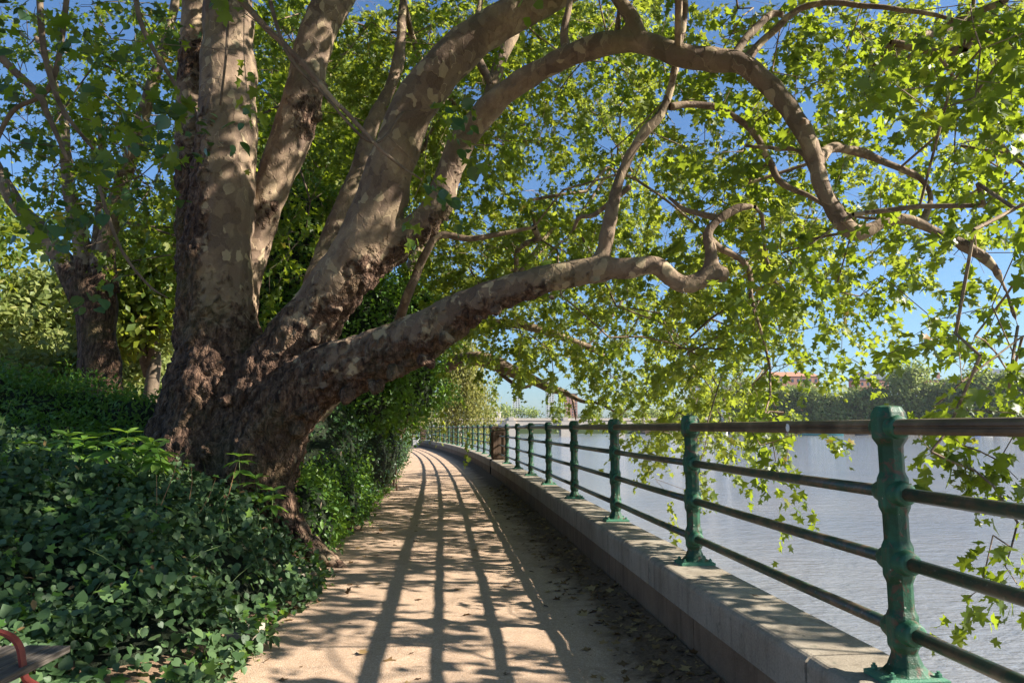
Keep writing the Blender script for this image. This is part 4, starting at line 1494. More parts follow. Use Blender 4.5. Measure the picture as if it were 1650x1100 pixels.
# second tree on the left with several dark stems
second_rows = [
    "11112222000000000000000000000000",
    "11222222200000000000000000000000",
    "12222222220000000000000000000000",
    "22222222220000000000000000000000",
    "12222222222000000000000000000000",
    "11222222222000000000000000000000",
    "01122222222000000000000000000000",
    "00111112222000000000000000000000",
    "00011012220000000000000000000000",
    "00000001110000000000000000000000",
]
plane_tree([[(176, 700, 13, 70), (164, 620, 13, 60), (156, 550, 13, 54), (154, 490, 13, 60), (146, 450, 13, 70)],
            [(140, 480, 13, 50), (105, 425, 13, 36), (75, 385, 13, 31), (40, 345, 13, 27), (0, 280, 13, 20), (-50, 200, 13, 14)],
            [(148, 480, 13, 44), (128, 390, 13, 26), (116, 320, 13, 22), (108, 260, 13.2, 18), (95, 160, 13.5, 13), (60, 60, 13.5, 8)],
            [(165, 470, 13, 50), (172, 400, 12.9, 30), (190, 320, 12.8, 26), (212, 250, 12.7, 24), (242, 150, 12.6, 20), (265, 80, 12.5, 16), (290, -40, 12.5, 12)],
            [(150, 450, 13, 30), (160, 360, 13.2, 18), (165, 280, 13.3, 12), (160, 180, 13.4, 8)]],
           second_rows, lambda c, r: 13.0, 2.6, 'dark trunked tree at the left behind the ivy, splitting low into several pale stems', mult=3.6, seed=62, nleaf=20, size=(0.08, 0.13), tmpl=T_MID, mat='plane_leaf', bark='dark_bark')

# ------------------------------------------------------------------ shrubs, hedges, ivy
def blob_leaves(blobs, n, size, tmpl, seed, shell=(0.72, 1.03), up=0.4, lump=0.22, droopx=0.3, zfloor=0.05):
    g_ = np.random.default_rng(seed)
    vol = np.array([b[3] * b[4] + b[4] * b[5] + b[3] * b[5] for b in blobs]); vol = vol / vol.sum()
    ix = g_.choice(len(blobs), n, p=vol)
    B = np.array(blobs)[ix]
    u = g_.normal(size=(n, 3)); u /= np.linalg.norm(u, axis=1, keepdims=True)
    r = g_.uniform(shell[0], shell[1], n)
    lm = 1 + lump * (np.sin(u[:, 0] * 7 + ix) * np.sin(u[:, 1] * 6 + 1.3 * ix) + np.sin(u[:, 2] * 8 + ix) * 0.6) + lump * 0.5 * np.sin(u[:, 0] * 19 + u[:, 1] * 17) * np.sin(u[:, 2] * 21 + ix)
    pos = B[:, :3] + u * B[:, 3:6] * (r * lm)[:, None]
    ok = pos[:, 2] > zfloor
    pos = pos[ok]; u = u[ok]; n = len(pos)
    nrm = u + np.array([0, 0, up]) + g_.normal(size=(n, 3)) * 0.55
    x = g_.normal(size=(n, 3)) + u * 0.5; x[:, 2] -= droopx
    s = g_.uniform(size[0], size[1], n)
    rnd = np.clip(g_.beta(2, 2.5, n) + 0.15 * np.sin(pos[:, 0] * 2) * np.sin(pos[:, 1] * 2.3), 0, 1)
    return pos, frames(x, nrm), s, rnd


def shrub(name, blobs, n, size, tmpl, mat, label, cat, group=None, seed=1, core=0.72, parts=0, core_mat='dark_bark', **kw):
    c = np.array([b[:3] for b in blobs]).mean(0)
    root = empty(name, (c[0], c[1], 0.0), label, cat, group)
    data = blob_leaves(blobs, n, size, tmpl, seed, **kw)
    P, Rm, S, C = data
    if parts:
        idx = pick_largest(P, S, parts)
        leaf_parts(root, 'leaf', data, tmpl, M[mat], idx)
        mk = np.ones(len(P), bool); mk[idx] = False
        P, Rm, S, C = P[mk], Rm[mk], S[mk], C[mk]
    o = link('foliage', leaves_mesh('foliage', tmpl, P, Rm, S, C), root, M[mat]); o['kind'] = 'stuff'
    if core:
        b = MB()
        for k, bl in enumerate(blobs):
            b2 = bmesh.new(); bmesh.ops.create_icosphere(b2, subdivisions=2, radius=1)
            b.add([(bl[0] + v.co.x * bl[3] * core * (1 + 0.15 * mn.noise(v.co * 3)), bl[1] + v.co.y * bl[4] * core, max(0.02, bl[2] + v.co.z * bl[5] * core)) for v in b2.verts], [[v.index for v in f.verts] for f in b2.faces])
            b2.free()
        o = b.build('shade_core', M['core'], root, smooth=True); o['kind'] = 'stuff'  # solid core added to block light, inner shade put into its colour
    # a few bare stems down to the soil
    g_ = np.random.default_rng(seed + 9)
    b = MB()
    for bl in blobs[:6]:
        for _ in range(3):
            x, y = bl[0] + g_.uniform(-.4, .4) * bl[3], bl[1] + g_.uniform(-.4, .4) * bl[4]
            z1 = bl[2] + bl[5] * 0.5
            b.tube([(x, y, 0.0), (x + g_.uniform(-.1, .1), y + g_.uniform(-.1, .1), z1 * 0.5), (x + g_.uniform(-.3, .3), y + g_.uniform(-.3, .3), z1)], [0.02, 0.015, 0.008], 5)
    b.build('stems', M['twig'], root, smooth=True)['kind'] = 'stuff'
    return root


M['core'] = simple_noise_mat('shaded leaf interior', [(0.3, (0.012, 0.018, 0.008)), (0.7, (0.03, 0.045, 0.018))], 9, bstr=1.0, bdist=0.08)  # near-black colour standing in for the shade deep between leaves

# hedge along the left of the path beyond the trunk
hb = []
gh = np.random.default_rng(4)
for y in np.arange(9.6, 34, 0.75):
    ex = float(edge_left(y))
    h = 0.45 + 0.75 * float(sm(y, 9.4, 12.5))
    w = 0.55 + 0.25 * gh.random()
    bulge = 0.0 + 0.30 * float(sm(y, 12, 20))
    hb.append((ex - w + bulge + gh.uniform(-.1, .12), y, h * 0.75, w, 0.75, h * gh.uniform(0.9, 1.1)))
    if y > 11:
        hb.append((ex - 1.2 + bulge * 0.6, y + 0.3, 1.1, 0.9, 0.9, 1.05 * gh.uniform(0.9, 1.15)))
shrub('hedge', hb, 62000, (0.045, 0.085), T_OVAL, 'box_leaf', 'glossy dark green hedge bordering the path beyond the big trunk', 'hedge', seed=14, core=0.78, lump=0.16)
low = []
for y in np.arange(8.2, 12.5, 0.5):
    ex = float(edge_left(y))
    low.append((ex - 0.40 + gh.uniform(-.12, .12), y, 0.34, 0.50, 0.45, 0.56 + gh.uniform(-.14, .16)))
shrub('shrub', low, 12000, (0.045, 0.085), T_OVAL, 'bush_leaf', 'low light green shrub with small leaves between trunk root and hedge', 'shrub', seed=15, core=0.7)

# large bright green bush behind the trunk
bb = [tuple(at(480, 470, 15)) + (1.9, 1.5, 1.9), tuple(at(440, 590, 14)) + (1.7, 1.3, 1.4), tuple(at(560, 540, 15)) + (1.8, 1.4, 1.6), tuple(at(620, 620, 16)) + (1.6, 1.4, 1.2), tuple(at(530, 640, 14.5)) + (1.7, 1.2, 1.2), tuple(at(640, 520, 17)) + (1.6, 1.4, 1.3),
      tuple(at(470, 370, 15.5)) + (1.6, 1.2, 1.3)]
shrub('large_bush', bb, 52000, (0.07, 0.13), T_OVAL, 'bush_leaf', 'tall bright green bush behind the forked trunk and its lower limbs', 'bush', seed=16, core=0.75, lump=0.18)
# bushes at the left
lb = [tuple(at(40, 690, 9.5)) + (1.3, 0.9, 0.75), tuple(at(130, 690, 9.8)) + (1.0, 0.8, 0.72), tuple(at(215, 690, 9.6)) + (0.75, 0.7, 0.55), tuple(at(-60, 680, 9.3)) + (1.2, 0.9, 0.9), tuple(at(170, 740, 8.8)) + (1.2, 0.7, 0.5), tuple(at(60, 740, 8.6)) + (1.3, 0.7, 0.6)]
shrub('fern_bush', lb, 30000, (0.05, 0.10), T_LANCE, 'bush_leaf', 'feathery bright green bush at the left below the dark second trunk', 'bush', seed=17, core=0.75, lump=0.2)
# sunlit trees beyond, at the left
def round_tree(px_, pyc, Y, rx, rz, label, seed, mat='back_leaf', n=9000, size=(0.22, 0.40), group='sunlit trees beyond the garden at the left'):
    c = at(px_, pyc, Y)
    g_ = np.random.default_rng(seed)
    root = empty('tree', (c[0], Y, 0), label, 'tree', group)
    blobs = []
    for k in range(9):
        u = g_.normal(size=3); u /= np.linalg.norm(u)
        blobs.append((c[0] + u[0] * rx * 0.55, Y + u[1] * rx * 0.5, c[2] + u[2] * rz * 0.55, rx * g_.uniform(0.4, 0.6), rx * 0.5, rz * g_.uniform(0.35, 0.55)))
    P, Rm, S, C = blob_leaves(blobs, n, size, T_FAR, seed, shell=(0.45, 1.05))
    o = link('crown', leaves_mesh('crown', T_DIAM, P, Rm, S, C), root, M[mat]); o['kind'] = 'stuff'
    b = MB()
    b.tube([(c[0], Y, 0), (c[0] + 0.2, Y, c[2] * 0.5), (c[0], Y, c[2])], [0.03 * rx + 0.2, 0.03 * rx + 0.12, 0.08], 8)
    for k in range(6):
        bl = blobs[k]
        b.tube([(c[0], Y, c[2] * 0.45), ((c[0] + bl[0]) / 2, (Y + bl[1]) / 2, (c[2] * 0.5 + bl[2]) / 2 + 0.3), bl[:3]], [0.13, 0.09, 0.04], 6)
    b.build('trunk', M['twig'], root, smooth=True)
    return root


round_tree(30, 520, 27, 4.0, 3.6, 'pale yellow green sunlit tree at the left edge behind the dark second trunk', 81, n=14000)
round_tree(235, 560, 30, 3.6, 3.6, 'pale sunlit tree seen between the second trunk and the great trunk', 82, n=12000)
round_tree(120, 600, 24, 3.0, 2.2, 'low bushy sunlit tree directly behind the second trunk', 83, n=9000)
round_tree(250, 420, 22, 3.0, 3.2, 'green tree close behind the left side of the great trunk', 84, mat='far_leaf', n=9000)
round_tree(-120, 420, 25, 4.0, 5.0, 'tall tree at the far left edge of the picture', 85, mat='far_leaf', n=9000)
round_tree(560, 250, 36, 6.0, 6.5, 'tree crown high behind the forking stems of the great tree', 86, mat='far_leaf', n=13000, size=(0.24, 0.40))
round_tree(450, 210, 33, 5.2, 6.5, 'green crown behind the leaning second stem', 87, mat='far_leaf', n=11000, size=(0.22, 0.38))
# pale drooping foliage at the far end of the path
def droop_tree(px_, Y, ptop, pbot, wpx, label, seed, n=9000, mat='willow_leaf'):
    g_ = np.random.default_rng(seed)
    a, b_ = at(px_, ptop, Y), at(px_, pbot, Y)
    root = empty('weeping_tree', (a[0], Y, 0), label, 'tree', 'pale weeping trees at the end of the path')
    hw = wpx / 2 * Y / FPX
    ns = n // 26
    sx = a[0] + g_.normal(size=ns) * hw * 0.55; sy = Y + g_.normal(size=ns) * hw * 0.4
    zt = b_[2] + (a[2] - b_[2]) * g_.uniform(0.35, 1.0, ns) * np.exp(-((sx - a[0]) / hw / 1.4) ** 2)
    out = Leaves()
    ln = g_.uniform(0.3, 0.75, ns) * (a[2] - b_[2])
    for k in range(26):
        u = k / 25
        pos = np.stack([sx + 0.12 * np.sin(k + sx * 9), sy, np.maximum(zt - ln * u, 0.6)], 1) + g_.normal(size=(ns, 3)) * 0.12
        x = g_.normal(size=(ns, 3)) * 0.5; x[:, 2] -= 1.0
        out.add(pos, frames(x, rvec(ns)), g_.uniform(0.14, 0.26, ns), g_.beta(2, 2, ns))
    P, Rm, S, C = out.cat()
    o = link('crown', leaves_mesh('crown', T_DIAM, P, Rm, S, C), root, M[mat]); o['kind'] = 'stuff'
    b = MB(); b.tube([(a[0] - hw * 0.3, Y, 0), (a[0], Y, a[2] * 0.6), (a[0] + hw * .2, Y, a[2] * 0.95)], [0.22, 0.15, 0.05], 8)
    b.build('trunk', M['twig'], root, smooth=True)


droop_tree(745, 50, 520, 684, 85, 'pale yellow weeping foliage left of the bridge arch', 91, 14000)
droop_tree(672, 60, 590, 684, 60, 'low pale weeping foliage over the far railing bend', 92, 8000)

# ivy bank
def ivy_h(x, y):
    e = edge_left(y) - x
    h = 0.12 + 0.62 * sm(e, -0.05, 0.75) + 0.42 * sm(e, 0.6, 2.2) + 0.25 * sm(e, 2.0, 4.5)
    h = h * (0.06 + 0.94 * sm(y, 2.6, 5.9))
    h = h + 0.05 * np.sin(x * 3.1 + y * 1.7) + 0.04 * np.sin(x * 6.3 - y * 4.9) * sm(y, 3.2, 4.5)
    return h


def ivy_mask(x, y):
    e = edge_left(y) - x
    return (e > -0.12 + 0.12 * np.sin(y * 4.3) * np.sin(y * 1.9 + 1)) & (y > 2.75) & ~((x < -1.9) & (y < 3.55)) & (y < 9.0) & (e < 7) & ~((y > 7.6) & (e < 0.55)) & ~((x > -2.2) & (y > 7.2))


ivy = empty('ivy_bank', (-3.2, 5.2, 0), 'dark bank of ivy with rounded grey green leaves filling the left foreground below the trunk', 'ivy')
gi = np.random.default_rng(44)
N_I = 52000
x = gi.uniform(-9.5, -1.2, N_I * 2); y = 2.75 + 6.5 * gi.random(N_I * 2) ** 1.35
m_ = ivy_mask(x, y)
x, y = x[m_][:N_I], y[m_][:N_I]
# keep leaves that lie near the surface; a finer share near the camera
h0 = ivy_h(x, y)
dx = (ivy_h(x + 0.03, y) - h0) / 0.03; dy = (ivy_h(x, y + 0.03) - h0) / 0.03
sn = np.stack([-dx, -dy, np.ones_like(dx)], 1); sn /= np.linalg.norm(sn, axis=1, keepdims=True)
dep = gi.random(len(x)) ** 1.6 * 0.30
clump = 0.10 * np.sin(x * 4.3 + 1) * np.sin(y * 5.1) + 0.06 * np.sin(x * 11 + y * 3) * np.sin(y * 12 - x * 5)
pos = np.stack([x, y, h0], 1) + sn * (clump + 0.06 - dep)[:, None]
hole = np.sin(x * 2.9 + y * 1.1) * np.sin(y * 3.7 - x * 1.3 + 2) + 0.5 * np.sin(x * 7.1) * np.sin(y * 8.3)
ok = (pos[:, 2] > 0.03) & ((hole > -0.25) | (gi.random(len(x)) < 0.45))
pos, sn = pos[ok], sn[ok]
n = len(pos)
nrm = sn * 0.9 + np.array([0.25, -0.25, 0.75]) + gi.normal(size=(n, 3)) * 0.42
xd = gi.normal(size=(n, 3)) * 0.8 + np.array([0.25, -0.1, -0.45])
S = gi.uniform(0.034, 0.076, n)
C = np.clip(gi.beta(2, 2.6, n) * 0.95 + 0.12 * np.sin(pos[:, 0] * 3) * np.sin(pos[:, 1] * 2), 0, 1)
Rm = frames(xd, nrm)
idx = pick_largest(pos, S, 295)
leaf_parts(ivy, 'leaf', (pos, Rm, S, C), T_IVY, M['ivy_leaf'], idx)
mk = np.ones(n, bool); mk[idx] = False
kind2 = gi.random(n) < 0.65
for kk in (kind2, ~kind2):
    q = mk & kk
    o = link('foliage', leaves_mesh('foliage', T_IVY2 if kk is kind2 else T_IVY, pos[q], Rm[q], S[q], C[q]), ivy, M['ivy_leaf']); o['kind'] = 'stuff'
gw = np.random.default_rng(91)
q = gw.choice(n, 1500, replace=False)
o = link('mixed_weeds', leaves_mesh('mixed_weeds', T_MID, pos[q] + sn[q] * 0.03, frames(gw.normal(size=(1500, 3)), nrm[q]), gw.uniform(0.05, 0.10, 1500), gw.random(1500)), ivy, M['bush_leaf']); o['kind'] = 'stuff'
q = gw.choice(n, 700, replace=False)
o = link('dead_leaves', leaves_mesh('dead_leaves', T_OVAL, pos[q] + sn[q] * 0.02, frames(gw.normal(size=(700, 3)), nrm[q]), gw.uniform(0.03, 0.07, 700), gw.random(700)), ivy, M['dry_leaf']); o['kind'] = 'stuff'
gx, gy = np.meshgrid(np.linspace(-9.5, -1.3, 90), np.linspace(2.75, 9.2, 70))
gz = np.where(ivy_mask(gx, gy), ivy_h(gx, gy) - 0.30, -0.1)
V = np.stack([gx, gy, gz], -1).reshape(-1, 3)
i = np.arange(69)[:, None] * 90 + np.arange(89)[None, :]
o = link('inner_stems', np_mesh('ivy_core', V, np.stack([i, i + 1, i + 91, i + 90], -1).reshape(-1, 4), True), ivy, M['core'])  # dark sheet under the leaves, its colour standing in for deep shade
b = MB()
for k in range(260):
    q = gi.integers(0, n)
    p = pos[q]
    L = gi.uniform(0.15, 0.4)
    dr = gi.normal(size=3); dr[2] = abs(dr[2]); dr /= np.linalg.norm(dr)
    b.tube([p, p + dr * L * 0.5 + [0, 0, 0.02], p + dr * L], [0.0022, 0.002, 0.001], 3)
b.build('runners', M['green_stem'], ivy)['kind'] = 'stuff'


# broad leaved plant above the ivy and the sprig by the trunk
def star_plant(name, tips, label, cat, leaf=(0.13, 0.2), nl=6, seed=1, tmpl=T_LANCE, mat='bush_leaf', group=None, rise=0.35):
    g_ = np.random.default_rng(seed)
    base = tips[0] * 1.0
    root = empty(name, (base[0], base[1], max(0.1, base[2] - 0.7)), label, cat, group)
    b = MB(); out = Leaves()
    for t in tips:
        foot = t + np.array([g_.uniform(-.25, .25), g_.uniform(-.1, .25), -g_.uniform(0.4, 0.8)])
        foot[2] = max(foot[2], 0.3)
        b.tube([foot, (foot + t) / 2 + g_.normal(size=3) * 0.03, t], [0.007, 0.005, 0.003], 5)
        for ring, (zo, sc, el) in enumerate(((0, 0.75, 0.6), (-0.05, 1.0, 0.05), (-0.14, 1.05, -0.25))):
            for k in range(nl):
                an = 2 * math.pi * (k + 0.5 * ring + g_.uniform(-.2, .2)) / nl
                x = np.array([math.cos(an), math.sin(an), el + g_.uniform(-.2, .2)])
                out.add((t + [0, 0, zo])[None], frames(x[None], (np.array([0, 0, 1.0]) + g_.normal(size=3) * 0.25)[None]), np.array([g_.uniform(*leaf) * sc]), np.array([g_.uniform(0.3, 1.0)]))
    b.build('stem', M['green_stem'], root, smooth=True)
    P, Rm, S, C = out.cat()
    leaf_parts(root, 'leaf', (P, Rm, S, C), tmpl, M[mat], range(min(290, len(P))))
    if len(P) > 290:
        o = link('foliage', leaves_mesh('foliage', tmpl, P[290:], Rm[290:], S[290:], C[290:]), root, M[mat]); o['kind'] = 'stuff'
    return root


gp = np.random.default_rng(3)
tips = np.array([at(gp.uniform(20, 260), gp.uniform(695, 780), gp.uniform(6.0, 7.2)) for _ in range(16)])
star_plant('broadleaf_plant', tips, 'broad leaved light green plants rising above the ivy left of the trunk', 'plant', (0.16, 0.24), 6, 5, tmpl=T_OVAL if False else T_LANCE)
star_plant('sprig', np.array([at(385, 735, 6.9), at(412, 770, 6.9), at(440, 790, 6.8)]), 'small star shaped sprig of pointed leaves standing in front of the trunk foot', 'plant', (0.15, 0.2), 5, 6)
b = MB()
for k in range(8):
    p0 = at(gp.uniform(100, 360), gp.uniform(800, 870), gp.uniform(5.6, 6.6))
    L = gp.uniform(0.25, 0.55)
    p1 = p0 + np.array([gp.uniform(-.05, .2) , 0, L])
    b.tube([p0, (p0 + p1) / 2 + [0.015, 0, 0], p1], [0.0035, 0.003, 0.002], 4)
o = b.build('dry_stalks', M['dry_stalk']); tag(o, 'reddish dry stalks poking out of the ivy bank', 'stalks', kind='stuff')

# edging stones at the path side
for (px_, py_, sz, lab) in [(487, 925, (0.09, 0.42, 0.10), 'pale edging stone under the ivy near the root'), (395, 1035, (0.12, 0.30, 0.16), 'brown edging stone at the ivy edge nearer the camera')]:
    c = atz(px_, py_, 0.04)
    b = MB(); b.box((c[0], c[1], 0.06), sz, R(-12))
    o = b.build('edging_stone', M['coping'], bevel=0.015); tag(o, lab, 'stone', 'edging stones')

# leaf litter and small stones
gl = np.random.default_rng(77)
n = 1700
y = 1.5 + 16 * gl.random(n) ** 1.5
u = 0.26 + 0.75 * gl.beta(1.2, 2.6, n)
x = F(y) - u
n2 = 260
y2 = gl.uniform(2, 20, n2); x2 = edge_left(y2) + gl.exponential(0.35, n2) - 0.1
n3 = 70
y3 = gl.uniform(2.5, 16, n3); x3 = gl.uniform(edge_left(y3), F(y3) - 0.5)
x = np.concatenate([x, x2, x3]); y = np.concatenate([y, y2, y3]); n = len(x)
pos = np.stack([x, y, ground_z(x, y) + gl.uniform(0.008, 0.022, n)], 1)
xd = gl.normal(size=(n, 3)); xd[:, 2] *= 0.15
nrm = np.array([0, 0, 1.0]) + gl.normal(size=(n, 3)) * 0.3
o = link('leaf_litter', leaves_mesh('leaf_litter', T_MID, pos, frames(xd, nrm), gl.uniform(0.03, 0.085, n), gl.random(n)), None, M['dry_leaf'])
tag(o, 'brown fallen leaves scattered along the foot of the wall and on the path', 'leaves', kind='stuff')
# weeds along the left edge of the path
nw = 2600
yw = 2.6 + 20 * gl.random(nw) ** 1.3
cl_ = np.sin(yw * 6.1) + np.sin(yw * 2.7 + 1)
xw = edge_left(yw) + gl.normal(size=nw) * 0.07 - 0.03
okw = cl_ > 0.1
xw, yw = xw[okw], yw[okw]; nw = len(xw)
pw = np.stack([xw, yw, ground_z(xw, yw) + 0.01 + gl.random(nw) * 0.07], 1)
o = link('edge_weeds', leaves_mesh('edge_weeds', T_IVY2, pw, frames(gl.normal(size=(nw, 3)), np.array([0.3, -0.2, 1.0]) + gl.normal(size=(nw, 3)) * 0.5), gl.uniform(0.025, 0.06, nw), gl.random(nw)), None, M['bush_leaf'])
tag(o, 'small green weeds creeping over the left edge of the gravel path', 'weeds', kind='stuff')
# two fallen leaves on the coping
for px_, py_, lab in [(1213, 962, 'small dark fallen leaf on the stone coping past the second post')]:
    c = atz(px_, py_, WT + 0.004)
    me = np_mesh('fallen_leaf', T_MID[0] * 0.05, T_MID[1], False, {'rnd': np.full(len(T_MID[0]), 0.1)}); me.materials.append(M['dry_leaf'])
    o = bpy.data.objects.new('fallen_leaf', me); COL.objects.link(o); o.location = c + np.array([0, 0, 0.012]); tag(o, lab, 'leaf')

# ------------------------------------------------------------------ bench
bench = empty('bench', (-2.35, 2.3, 0), 'weathered grey wooden bench with a red iron armrest at the bottom left corner', 'bench')
sy0, sy1 = 1.35, 3.40
for k, (cx, w, z) in enumerate(((-2.66, 0.085, 0.47), (-2.56, 0.085, 0.465), (-2.46, 0.085, 0.46), (-2.36, 0.085, 0.46), (-2.245, 0.11, 0.46), (-2.145, 0.085, 0.455))):
    b = MB(); b.box((cx, (sy0 + sy1) / 2 + random.uniform(-0.012, 0.012), z), (w, sy1 - sy0, 0.032))
    b.build('slat', M['old_wood'], bench, bevel=0.006)
for z, x_ in ((0.62, -2.84), (0.74, -2.87), (0.86, -2.90)):
    b = MB(); b.box((x_, (sy0 + sy1) / 2, z), (0.028, sy1 - sy0 - 0.02, 0.09)); b.build('back_slat', M['old_wood'], bench, bevel=0.006)
for y_ in (3.12, 1.48):
    pts = catmull([(-2.80, y_, 0.48), (-2.66, y_, 0.56), (-2.48, y_, 0.605), (-2.30, y_, 0.620), (-2.20, y_, 0.60), (-2.15, y_, 0.555), (-2.13, y_, 0.49), (-2.11, y_, 0.42), (-2.05, y_, 0.38), (-2.02, y_, 0.30), (-2.03, y_, 0.14), (-2.0, y_, 0.02)], 4)
    rings = []
    for i, p in enumerate(pts):
        t = pts[min(i + 1, len(pts) - 1)] - pts[max(i - 1, 0)]; t /= np.linalg.norm(t)
        nn = np.array([-t[2], 0, t[0]])
        rings.append([p + nn * a_ * 0.006 + np.array([0, c_ * 0.017, 0]) for a_, c_ in ((1, -1), (1, 1), (-1, 1), (-1, -1))])
    b = MB(); b.loft(rings); b.build('armrest', M['red_paint'], bench, smooth=False, auto=True)
    b = MB(); b.box((-2.55, y_, 0.43), (0.72, 0.04, 0.035)); b.build('seat_frame', M['red_paint'], bench)
    b = MB(); b.tube([(-2.93, y_, 0.02), (-2.84, y_, 0.45), (-2.92, y_, 0.92)], 0.018, 8); b.build('leg', M['red_paint'], bench, smooth=True)

# ------------------------------------------------------------------ bridge
BY = 300.0
def bx(px_): return (px_ - 825) / FPX * BY * 0.992
bridge = empty('bridge', (bx(860), BY, WZ), 'long pale stone bridge with low arches crossing the river in the distance', 'bridge')
zt, zd = 5.0, 3.6
b = MB(); b.box(((bx(560) + bx(1135)) / 2, BY, 4.15), (bx(1135) - bx(560), 10, 0.7)); b.build('deck', M['bridge_stone'], bridge)
b = MB(); b.box(((bx(560) + bx(1135)) / 2, BY - 5.1, 4.95), (bx(1135) - bx(560), 0.4, 0.9)); b.build('parapet', M['bridge_stone'], bridge)
b = MB(); b.box(((bx(560) + bx(1135)) / 2, BY - 5.2, 4.42), (bx(1135) - bx(560), 0.7, 0.14)); b.build('cornice', M['bridge_stone'], bridge)
piers = [565, 652, 738, 824, 910, 996, 1082, 1135]
for k in range(len(piers) - 1):
    a_, c_ = bx(piers[k]) + 2.0, bx(piers[k + 1]) - 2.0
    for nm, yo, mat in (('arch', -4.9, 'bridge_stone'), ('arch', 4.9, 'bridge_stone')):
        top = [(a_ + (c_ - a_) * q / 16, 3.8) for q in range(17)]
        bot = [(a_ + (c_ - a_) * q / 16, 0.3 + 2.7 * math.sqrt(max(0, 1 - (2 * q / 16 - 1) ** 2))) for q in range(17)]
        b = MB()
        for dy in (-0.5,):
            vs = [(x_, BY + yo - 0.5, z_) for x_, z_ in top] + [(x_, BY + yo - 0.5, z_) for x_, z_ in bot] + [(x_, BY + yo + 0.5, z_) for x_, z_ in top] + [(x_, BY + yo + 0.5, z_) for x_, z_ in bot]
            fs = []
            for q in range(16):
                fs.append((q, q + 1, 17 + q + 1, 17 + q)); fs.append((34 + q + 1, 34 + q, 51 + q, 51 + q + 1)); fs.append((17 + q, 17 + q + 1, 51 + q + 1, 51 + q))
            b.add(vs, fs)
        b.build(nm, M[mat], bridge)
    for yo in (-2.5, 0, 2.5):
        b = MB(); pts = [(a_ + (c_ - a_) * q / 12, BY + yo, 0.2 + 2.6 * math.sqrt(max(0, 1 - (2 * q / 12 - 1) ** 2))) for q in range(13)]
        b.tube(pts, 0.35, 4); b.build('steel_rib', M['steel_teal'], bridge)
for q in piers:
    b = MB(); b.box((bx(q), BY, (WZ - 1 + 4.2) / 2), (4.0, 12.5, 4.2 - WZ + 1)); b.build('pier', M['bridge_stone'], bridge)
    b = MB(); b.box((bx(q), BY - 5.6, 5.05), (2.2, 1.4, 1.5)); b.build('pier_block', M['bridge_stone'], bridge)
e = empty('bridge_kiosk', (bx(800), BY, zt), 'small pale stone lodge on top of the bridge', 'kiosk')
b = MB(); b.box((bx(800), BY + 3, 6.4), (3.6, 3, 3.2)); b.build('wall', M['render_pale'], e)
b = MB(); b.box((bx(800), BY + 3, 8.15), (4.3, 3.6, 0.35)); b.build('roof', M['tower_pale'], e)
b = MB(); b.tube([(bx(779), BY - 4, zt), (bx(779), BY - 4, 14)], [0.16, 0.1], 6); b.box((bx(779), BY - 4, 14.1), (1.6, .3, .3))
o = b.build('lamp_mast', M['white']); tag(o, 'thin white mast standing on the bridge left of the lodge', 'mast')

# ------------------------------------------------------------------ far buildings, trees and boats
def building(px0, px1, ptop, Y, mat, roof, label, floors=4, chim=0, depth=14, group='buildings across the river', rtype='flat'):
    x0, x1 = (px0 - 825) / FPX * Y, (px1 - 825) / FPX * Y
    z = float(at((px0 + px1) / 2, ptop, Y)[2])
    e = empty('building', ((x0 + x1) / 2, Y, 0.6), label, 'building', group)
    b = MB(); b.box(((x0 + x1) / 2, Y + depth / 2, (z + 0.6) / 2), (x1 - x0, depth, z - 0.6)); b.build('wall', M[mat], e)
    if rtype == 'pitched':
        h = 3.2
        b = MB(); b.loft([[(x0 - .3, Y - .3, z), (x0 - .3, Y + depth + .3, z), (x0 - .3 + 2, Y + depth / 2, z + h)], [(x1 + .3, Y - .3, z), (x1 + .3, Y + depth + .3, z), (x1 + .3 - 2, Y + depth / 2, z + h)]])
        b.build('roof', M[roof], e, auto=True)
    else:
        b = MB(); b.box(((x0 + x1) / 2, Y + depth / 2, z + 0.25), (x1 - x0 + 0.5, depth + 0.5, 0.5)); b.build('roof', M[roof], e)
        if rtype == 'mansard':
            b = MB(); b.loft([[(x0, Y, z + .5), (x1, Y, z + .5), (x1, Y + depth, z + .5), (x0, Y + depth, z + .5)], [(x0 + 1, Y + 1.5, z + 4), (x1 - 1, Y + 1.5, z + 4), (x1 - 1, Y + depth - 1.5, z + 4), (x0 + 1, Y + depth - 1.5, z + 4)]])
            b.build('mansard', M['slate'], e)
    nw = max(2, int((x1 - x0) / 3.4))
    fh = (z - 1) / floors
    b = MB()
    for f in range(floors):
        for w in range(nw):
            b.box((x0 + (w + 0.5) * (x1 - x0) / nw, Y - 0.02, 1 + fh * (f + 0.5)), (1.3, 0.12, min(2.0, fh * 0.55)))
    o = b.build('windows', M['glass'], e)
    o['kind'] = 'stuff'
    for c in range(chim):
        b = MB(); xc = x0 + (c + 0.5) * (x1 - x0) / chim
        b.box((xc, Y + depth / 2, z + 3.2), (1.8, 1.2, 4.0)); b.build('chimney', M[mat], e)
    return e


